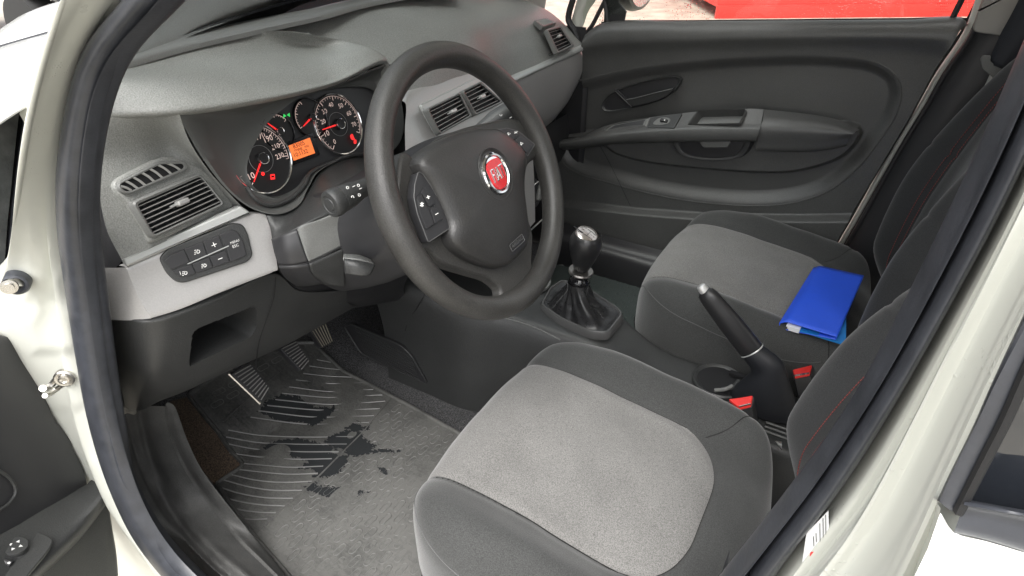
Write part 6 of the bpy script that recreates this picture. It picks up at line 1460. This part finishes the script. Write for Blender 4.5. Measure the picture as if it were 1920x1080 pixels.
mb = MB(); mb.lathe([(.0115, 0), (.0115, -.012)], cb_ + ax * .002, ax, 'black_plastic', 24); mb.lathe([(.012, -.006), (.0245, -.007), (.0262, -.010), (.0245, -.0135), (.012, -.015)], cb_ + ax * .001, ax, 'steel_dark' if 'steel_dark' in MATS else 'steel', 36); mb.build('reverse_collar', GL)
mb = MB(); mb.lathe([(.011, -.012), (.0115, -.020), (.0190, -.027), (.0215, -.033), (.0205, -.038), (.014, -.040)], cb_, ax, 'gloss_black', 32); mb.build('shaft_cone', GL)
gt = cb_ - ax * .036
base = rc(px([(1017, 572), (1034, 541), (1056, 527), (1098, 541), (1160, 582), (1163, 592), (1138, 624), (1108, 622), (1050, 596)], pZ, .262), .010, 4)
n_ = 96; bs = lin(base, n_, True); bc2 = sum(bs, V(0, 0, 0)) / n_
st0 = 0; angs = [math.atan2(p.y - bc2.y, p.x - bc2.x) for p in bs]
G = []; Rg = np.random.default_rng(11); ph_ = Rg.uniform(0, 6.28, 6)
for i in range(40):
    f_ = i / 39; row = []
    for k in range(n_):
        a = angs[k]; tp = gt + V(math.cos(a) * .0225, math.sin(a) * .0225, 0)
        e_ = f_ ** 1.0; prof = 1 - (1 - f_) ** 2.3; 
        p = mix(bs[k], tp, prof); zz = bc2.z + (tp.z - bc2.z) * (f_ ** 1.15) - .010 * math.sin(min(f_ * 3.2, 1) * math.pi)
        fold = .0055 * math.sin(3 * a + ph_[0] + .8 * f_) * math.sin(math.pi * f_) + .0030 * math.sin(5 * a + ph_[1] - 1.5 * f_) * math.sin(math.pi * f_) ** 1.2 + .002 * math.sin(11 * a + 9 * f_ + ph_[2]) * math.sin(math.pi * f_)
        row.append(V(p.x + math.cos(a) * fold, p.y + math.sin(a) * fold, zz + fold * .5))
    G.append(row)
mb = MB(); mb.grid(G, 'leather_black', cv=True); GT = mb.build('gaiter', GL)
mb = MB()
for kk in (int(n_ * .02), int(n_ * .62)):
    for i in range(6, 38): mb.tube([G[i][kk] + (G[i][kk] - gt).normalized() * .0012, mix(G[i][kk], G[i + 1][kk], .5) + (G[i][kk] - gt).normalized() * .0012], .0005, 'mark_grey', 4)
mb.build('stitching', GT)
fr = lin(base, n_, True)
mb = MB(); mb.grid([[p + (p - bc2).normalized() * .008 + V(0, 0, -.014) for p in fr], [p + (p - bc2).normalized() * .007 + V(0, 0, -.002) for p in fr], [p + (p - bc2).normalized() * .003 + V(0, 0, .004) for p in fr], [p + V(0, 0, .004) for p in fr], [p - (p - bc2).normalized() * .003 + V(0, 0, -.004) for p in fr]], 'gloss_trim' if 'gloss_trim' in MATS else 'black_plastic', cv=True); mb.build('gaiter_frame', GL)

# ---- hand brake, pulled up
HB = thing('parking_brake', 'raised black parking brake lever with silver button between the seats', 'brake lever', (-.42, 0, .18))
h0 = pY(1329, 556, -.0); h1 = pY(1408, 655, -.0); hx = (h0 - h1).normalized(); Lh = (h0 - h1).length
mb = MB(); pts = [h1 + hx * Lh * t for t in np.linspace(0, 1, 14)]
mb.tube([h1 - hx * .004] + pts + [h0 + hx * .010, h0 + hx * .014], [.0195, .0200, .0202, .0203, .0203, .0203, .0202, .0200, .0197, .0193, .0187, .0180, .0175, .0172, .0165, .014, .009], 'grip_black' if 'grip_black' in MATS else 'hub_skin', 28, flat=(.86, 1.12)); gr_ = mb.build('grip', HB)
mb = MB(); mb.lathe([(.0095, -.002), (.0095, .008), (.0085, .0145), (.006, .0165), (0, .0172)], h0 + hx * .010, (hx + V(0, .0, .12)).normalized(), 'button_silver' if 'button_silver' in MATS else 'bright_silver', 26); mb.build('release_button', HB)
mb = MB(); mb.lathe([(.0208, -.0015), (.0216, 0), (.0208, .0015)], h1 - hx * .002, hx, 'bright_silver', 36, ex=(.9, 1.14)); mb.build('grip_ring', HB)
mb = MB(); G = []
for f_, cx, cz, ru, rv in ((0, h1.x - .002, h1.z, .0195, .021), (.2, -.402, .276, .0215, .030), (.45, -.405, .245, .026, .042), (.7, -.408, .212, .031, .056), (1, -.415, .180, .034, .066)):
    tl_ = (1 - f_); ax1 = (hx * tl_ + V(0, 0, 1) * f_).normalized(); sx = V(0, 1, 0); fx_ = ax1.cross(sx).normalized()
    if f_ == 0: c = h1 - hx * .003
    else: c = V(cx, 0, cz)
    G.append([c + sx * math.cos(a) * ru + fx_ * math.sin(a) * rv for a in np.linspace(0, 2 * math.pi, 48, endpoint=False)])
mb.patch(G, 'boot_black' if 'boot_black' in MATS else 'black_plastic', 40, 60, closed_v=True); mb.build('boot', HB)

# ================================================================== mats
def matz(x): return float(fz(x)) + .008
MAT = thing('floor_mat', 'driver side ribbed rubber floor mat, dusty with dark wet marks', 'floor mat', (.30, .36, 0), 'rubber floor mats')
def pM(x, y, o=0): return pF(x, y, .008 + o)
right = [(592, 640), (600, 652), (640, 688), (700, 722), (780, 764), (838, 797), (900, 830), (990, 890)]
left = [(348, 742), (385, 788), (405, 811), (426, 843), (454, 872), (400, 907), (437, 960), (480, 1017), (560, 1110), (640, 1190)]
P_out = [pM(*p) for p in right] + [V(-.06, .20, .002), V(-.08, .62, .002)] + [pM(*p) for p in left[::-1]] + [pM(400, 705), pM(520, 640)]
P_out = rc(P_out, .012, 3)
poly = [(p.x, p.y) for p in P_out]
# sheet: fine grid clipped to the outline, its border a moulded bead
xs_ = np.arange(min(p[0] for p in poly) - .01, max(p[0] for p in poly) + .01, .006); ys_ = np.arange(min(p[1] for p in poly), max(p[1] for p in poly), .006)
XX, YY = np.meshgrid(xs_, ys_, indexing='ij'); IN = inpoly(XX, YY, poly)
mb = MB(); idx = -np.ones(XX.shape, int); vs_ = []; fs = []
for i in range(len(xs_)):
    for j in range(len(ys_)):
        idx[i, j] = len(vs_); vs_.append(V(xs_[i], ys_[j], matz(xs_[i]) + .0012 * math.sin(31 * xs_[i] + 3) * math.sin(23 * ys_[j])))
dS = sdist(XX, YY, poly)
for i in range(len(xs_) - 1):
    for j in range(len(ys_) - 1):
        if dS[i, j] < 0 and dS[i + 1, j] < 0 and dS[i + 1, j + 1] < 0 and dS[i, j + 1] < 0: fs.append((idx[i, j], idx[i + 1, j], idx[i + 1, j + 1], idx[i, j + 1]))
mb.add(vs_, fs, 'mat_rubber')
rim_ = [V(p[0], p[1], matz(p[0])) for p in poly]
n_ = len(rim_); cM = sum(rim_, V(0, 0, 0)) / n_
def inset(d):
    out = []
    for i in range(n_):
        t = (rim_[(i + 1) % n_] - rim_[i - 1]); t.z = 0; t.normalize(); nn = V(-t.y, t.x, 0)
        q = rim_[i] + nn * d; q2 = rim_[i] - nn * d
        if inpoly(np.array([q.x]), np.array([q.y]), poly)[0] != (d > 0): q = q2
        out.append(V(q.x, q.y, matz(q.x)))
    return out
mb.grid([[p + V(0, 0, -.010) for p in rim_], [p + V(0, 0, .002) for p in rim_], [p + V(0, 0, .0055) for p in inset(.003)], [p + V(0, 0, .0055) for p in inset(.006)], [p + V(0, 0, .0008) for p in inset(.009)]], 'mat_rubber', cv=True)
mb.build('mat_sheet', MAT)
ribs = [[(594, 674), (620, 679)], [(580, 686), (610, 690), (640, 693)], [(569, 700), (615, 705), (664, 707)], [(555, 712), (620, 719), (680, 718)], [(542, 725), (620, 734), (700, 730)], [(529, 737), (620, 745), (717, 740)],
        [(516, 749), (620, 758), (722, 752)], [(501, 760), (605, 769), (712, 766)], [(485, 770), (592, 782), (701, 779)], [(470, 782), (575, 795), (692, 792)],
        [(428, 806), (480, 815), (555, 819), (662, 819)], [(424, 819), (480, 829), (560, 833), (650, 833)], [(422, 831), (480, 842), (560, 847), (635, 847)], [(430, 849), (490, 857), (560, 861), (622, 860)],
        [(450, 868), (500, 873), (550, 876), (606, 874)], [(448, 880), (500, 886), (550, 889), (596, 887)], [(435, 890), (480, 900), (530, 904), (585, 902)], [(420, 900), (470, 913), (515, 919), (566, 919)],
        [(405, 911), (450, 925), (500, 933), (549, 934)], [(415, 932), (460, 942), (500, 947), (534, 948)], [(432, 952), (465, 958), (495, 961), (517, 961)], [(448, 972), (475, 974), (501, 973)]]
mb = MB()
for l in ribs: mb.tube([pM(x, y, .0004) for x, y in l], .0016, 'mat_rib', 6, sub=22, flat=(1, .8))
mb.tube([pM(x, y, .0004) for x, y in ((733, 747), (706, 778), (684, 806), (640, 850), (587, 903), (530, 955), (481, 1002))], .0022, 'mat_rubber', 6, sub=40, flat=(1, .8))
mb.tube([pM(x, y, .0004) for x, y in ((562, 662), (520, 700), (470, 742), (418, 790))], .0022, 'mat_rubber', 6, sub=20, flat=(1, .8))
mb.build('ribs', MAT)
# raised oblong pads outside the fan of ribs
fan = [(733, 747), (684, 806), (587, 903), (481, 1002), (380, 905), (410, 790), (562, 660), (610, 665)]
mb = MB(); ld = V(-.10, -1, 0).normalized(); sd4 = V(1, -.10, 0).normalized(); cnt = 0
PT = []
for i in range(-7, 18):
    for j in range(-24, 24):
        c = V(.301, .553, 0) + ld * (i * .038 + (j % 2) * .019) + sd4 * (j * .020)
        c.z = matz(c.x)
        if not inpoly(np.array([c.x]), np.array([c.y]), poly)[0] or float(sdist(np.array([c.x]), np.array([c.y]), poly)[0]) > -.018: continue
        u = proj(list(c))
        if inpoly(np.array([u[0]]), np.array([u[1]]), fan)[0] or float(sdist(np.array([u[0]]), np.array([u[1]]), fan)[0]) < 13: continue
        o = [c + ld * (.0085 * k1) + (ld * math.cos(a) + sd4 * math.sin(a)) * .0055 for k1, rng_ in ((1, (-90, 90)), (-1, (90, 270))) for a in [R(q) for q in np.linspace(*rng_, 6)]]
        o = [V(p.x, p.y, matz(p.x) + .0002) for p in o]
        mb.tube(o, .0009, 'mat_pad', 4, closed=True); cnt += 1
mb.build('raised_pads', MAT, kind='stuff')
# wet marks
wz = lambda l: [(480 + x / 4, 810 + y / 4) for x, y in l]
wet = [wz([(60, 120), (110, 75), (180, 58), (330, 45), (450, 75), (560, 100), (600, 125), (560, 158), (640, 172), (705, 180), (690, 230), (650, 290), (600, 325), (540, 342), (420, 345), (455, 312), (440, 296), (400, 272), (300, 282), (340, 255), (400, 215), (330, 205), (250, 185), (180, 150), (110, 150)]),
       wz([(370, 410), (410, 372), (470, 372), (440, 400), (480, 402), (560, 405), (600, 418), (640, 408), (660, 432), (720, 430), (740, 448), (800, 442), (862, 450), (800, 470), (740, 495), (640, 505), (560, 490), (480, 478), (430, 455), (395, 440)]),
       wz([(912, 262), (940, 256), (965, 272), (985, 290), (1000, 318), (975, 336), (955, 315), (938, 295)]),
       wz([(510, 70), (560, 30), (640, 0), (700, -20), (800, -5), (812, 40), (900, 100), (918, 88), (890, 130), (860, 142), (960, 122), (1050, 140), (1110, 145), (1040, 155), (880, 165), (800, 172), (740, 190), (690, 172), (640, 130), (590, 135), (540, 95)]),
       [(485, 772), (500, 752), (528, 740), (560, 742), (590, 762), (620, 765), (636, 758), (622, 778), (600, 795), (585, 800), (560, 792), (520, 790)], [(648, 802), (672, 790), (680, 800), (700, 792), (692, 806), (664, 812)]]
mb = MB(); from mathutils import noise as mn
for kw, w_ in enumerate(wet):
    q = [pM(x, y) for x, y in w_]; pw = [(p.x, p.y) for p in q]; st_ = .0016
    gx = np.arange(min(p[0] for p in pw) - .012, max(p[0] for p in pw) + .012, st_); gy = np.arange(min(p[1] for p in pw) - .012, max(p[1] for p in pw) + .012, st_)
    GX, GY = np.meshgrid(gx, gy, indexing='ij'); D_ = sdist(GX, GY, pw); ids = {}; vv = []; ff = []
    def vid(i, j):
        if (i, j) not in ids: ids[(i, j)] = len(vv); vv.append(V(gx[0] + i * st_, gy[0] + j * st_, matz(gx[0] + i * st_) + .0007 + .00015 * kw))
        return ids[(i, j)]
    for i in range(len(gx) - 1):
        for j in range(len(gy) - 1):
            if D_[i, j] > .010: continue
            a_ = V(gx[i] * 90, gy[j] * 160, kw * 7); nz = mn.noise(a_) * .0060 + mn.noise(a_ * 2.7) * .0045 + mn.noise(a_ * 6.5) * .0025
            if D_[i, j] + nz < -.0012: ff.append((vid(i, j), vid(i + 1, j), vid(i + 1, j + 1), vid(i, j + 1)))
    mb.add(vv, ff, 'mat_wet')
mb.build('wet_marks', MAT, kind='stuff')
t = thing('floor_mat', 'dark rubber mat in the far footwell beyond the gear lever', 'floor mat', (.2, -.36, 0), 'rubber floor mats')
mb = MB(); q = [pM(1050, 497), pM(1110, 503), pM(1180, 521), V(-.05, -.56, .002), V(-.07, -.16, .002), V(.3, -.16, .002), V(.45, -.2, .0)]
q = rc([V(p.x, p.y, matz(p.x)) for p in q], .02); mb.plate(q, (0, 0, 1), .006, 'mat_far', .001); mb.tube([p + V(0, 0, .001) for p in q], .003, 'mat_far', 6, closed=True); mb.build('mat_sheet', t)
mb = MB()
for i in range(-14, 14):
    for j in range(-30, 30):
        c = V(.15 + j * .0165, -.36 + i * .036 + (j % 2) * .018, 0); c.z = matz(c.x)
        if not inpoly(np.array([c.x]), np.array([c.y]), [(p.x, p.y) for p in q])[0] or c.x > .2 or c.x < -.08: continue
        o = [c + V(math.sin(a) * .0036, .0045 * k1 + math.cos(a) * .0036, .0008) for k1, rg_ in ((1, (-90, 90)), (-1, (90, 270))) for a in [R(w9) for w9 in np.linspace(*rg_, 5)]]
        mb.tube(o, .0009, 'mat_far', 4, closed=True)
mb.build('raised_pads', t, kind='stuff')
# far sill under the passenger door
mb = MB(); f0_ = [pY(*p, -.625) for p in ((1060, 395), (1130, 405), (1250, 425), (1400, 470))]
mb.patch([[V(x, -.60, z) for x, z in ((.36, .13), (.1, .12), (-.3, .12), (-.6, .12))], [V(x, -.585, z) for x, z in ((.36, .10), (.1, .095), (-.3, .095), (-.6, .095))], [V(x, -.565, z) for x, z in ((.36, .09), (.1, .085), (-.3, .085), (-.6, .085))], [V(x, -.555, z) for x, z in ((.36, .06), (.1, .055), (-.3, .055), (-.6, .055))], [V(x, -.55, -.01) for x in (.36, .1, -.3, -.6)]], 'black_plastic', 20, 30)
mb.build('far_sill', BODY)

# ================================================================== pedals
def pedal(label, quad, y, nrib, m, arm, vert=False):
    P = [pX(a, b, x) for a, b, x in quad]; c = sum(P, V(0, 0, 0)) / len(P)
    t = thing('pedal', label, 'pedal', tuple(c + V(.02, 0, .10)), 'foot pedals')
    pl = plane3(tuple(P[0]), tuple(P[1]), tuple(P[2])); N = Vector(pl[0])
    PP = [p - N * ((p - P[0]).dot(N)) for p in P]
    mb = MB(); mb.plate(rc(PP, .010, 4), N, .012, 'black_plastic', .002)
    for k in range(nrib):
        f_ = (k + .7) / (nrib + .4)
        a, b = (mix(PP[0], PP[3], f_), mix(PP[1], PP[2], f_)) if not vert else (mix(PP[0], PP[1], f_), mix(PP[3], PP[2], f_))
        mb.tube([mix(a, b, .10) + N * .001, mix(a, b, .92) + N * .001], .0012, m, 6, flat=(1, .9))
    mb.build('pad', t)
    mb = MB(); mb.tube([c - N * .008, c - N * .03 + V(.02, 0, .05), V(c.x + .08, c.y, c.z + .25)], .008, 'black_plastic', 8, sub=12); mb.build('arm', t)
    if arm:
        mb = MB(); mb.tube([PP[0] - N * .006, PP[3] - N * .006], .0025, 'steel', 6); mb.build('metal_edge', t)
mat('rib_worn', (.20, .195, .185), .35)
pedal('clutch pedal pad with worn shiny ribs, nearest the door', [(432, 700, .455), (470, 680, .455), (507, 728, .425), (486, 757, .425)], .46, 10, 'rib_worn', True)
pedal('middle brake pedal pad with worn ribs', [(523, 652, .465), (555, 637, .465), (581, 678, .435), (562, 699, .435)], .35, 9, 'rib_worn', False)
pedal('small dusty accelerator pedal beside the console', [(579, 617, .50), (611, 602, .50), (626, 642, .48), (604, 654, .48)], .23, 6, 'rib_dusty', False, True)
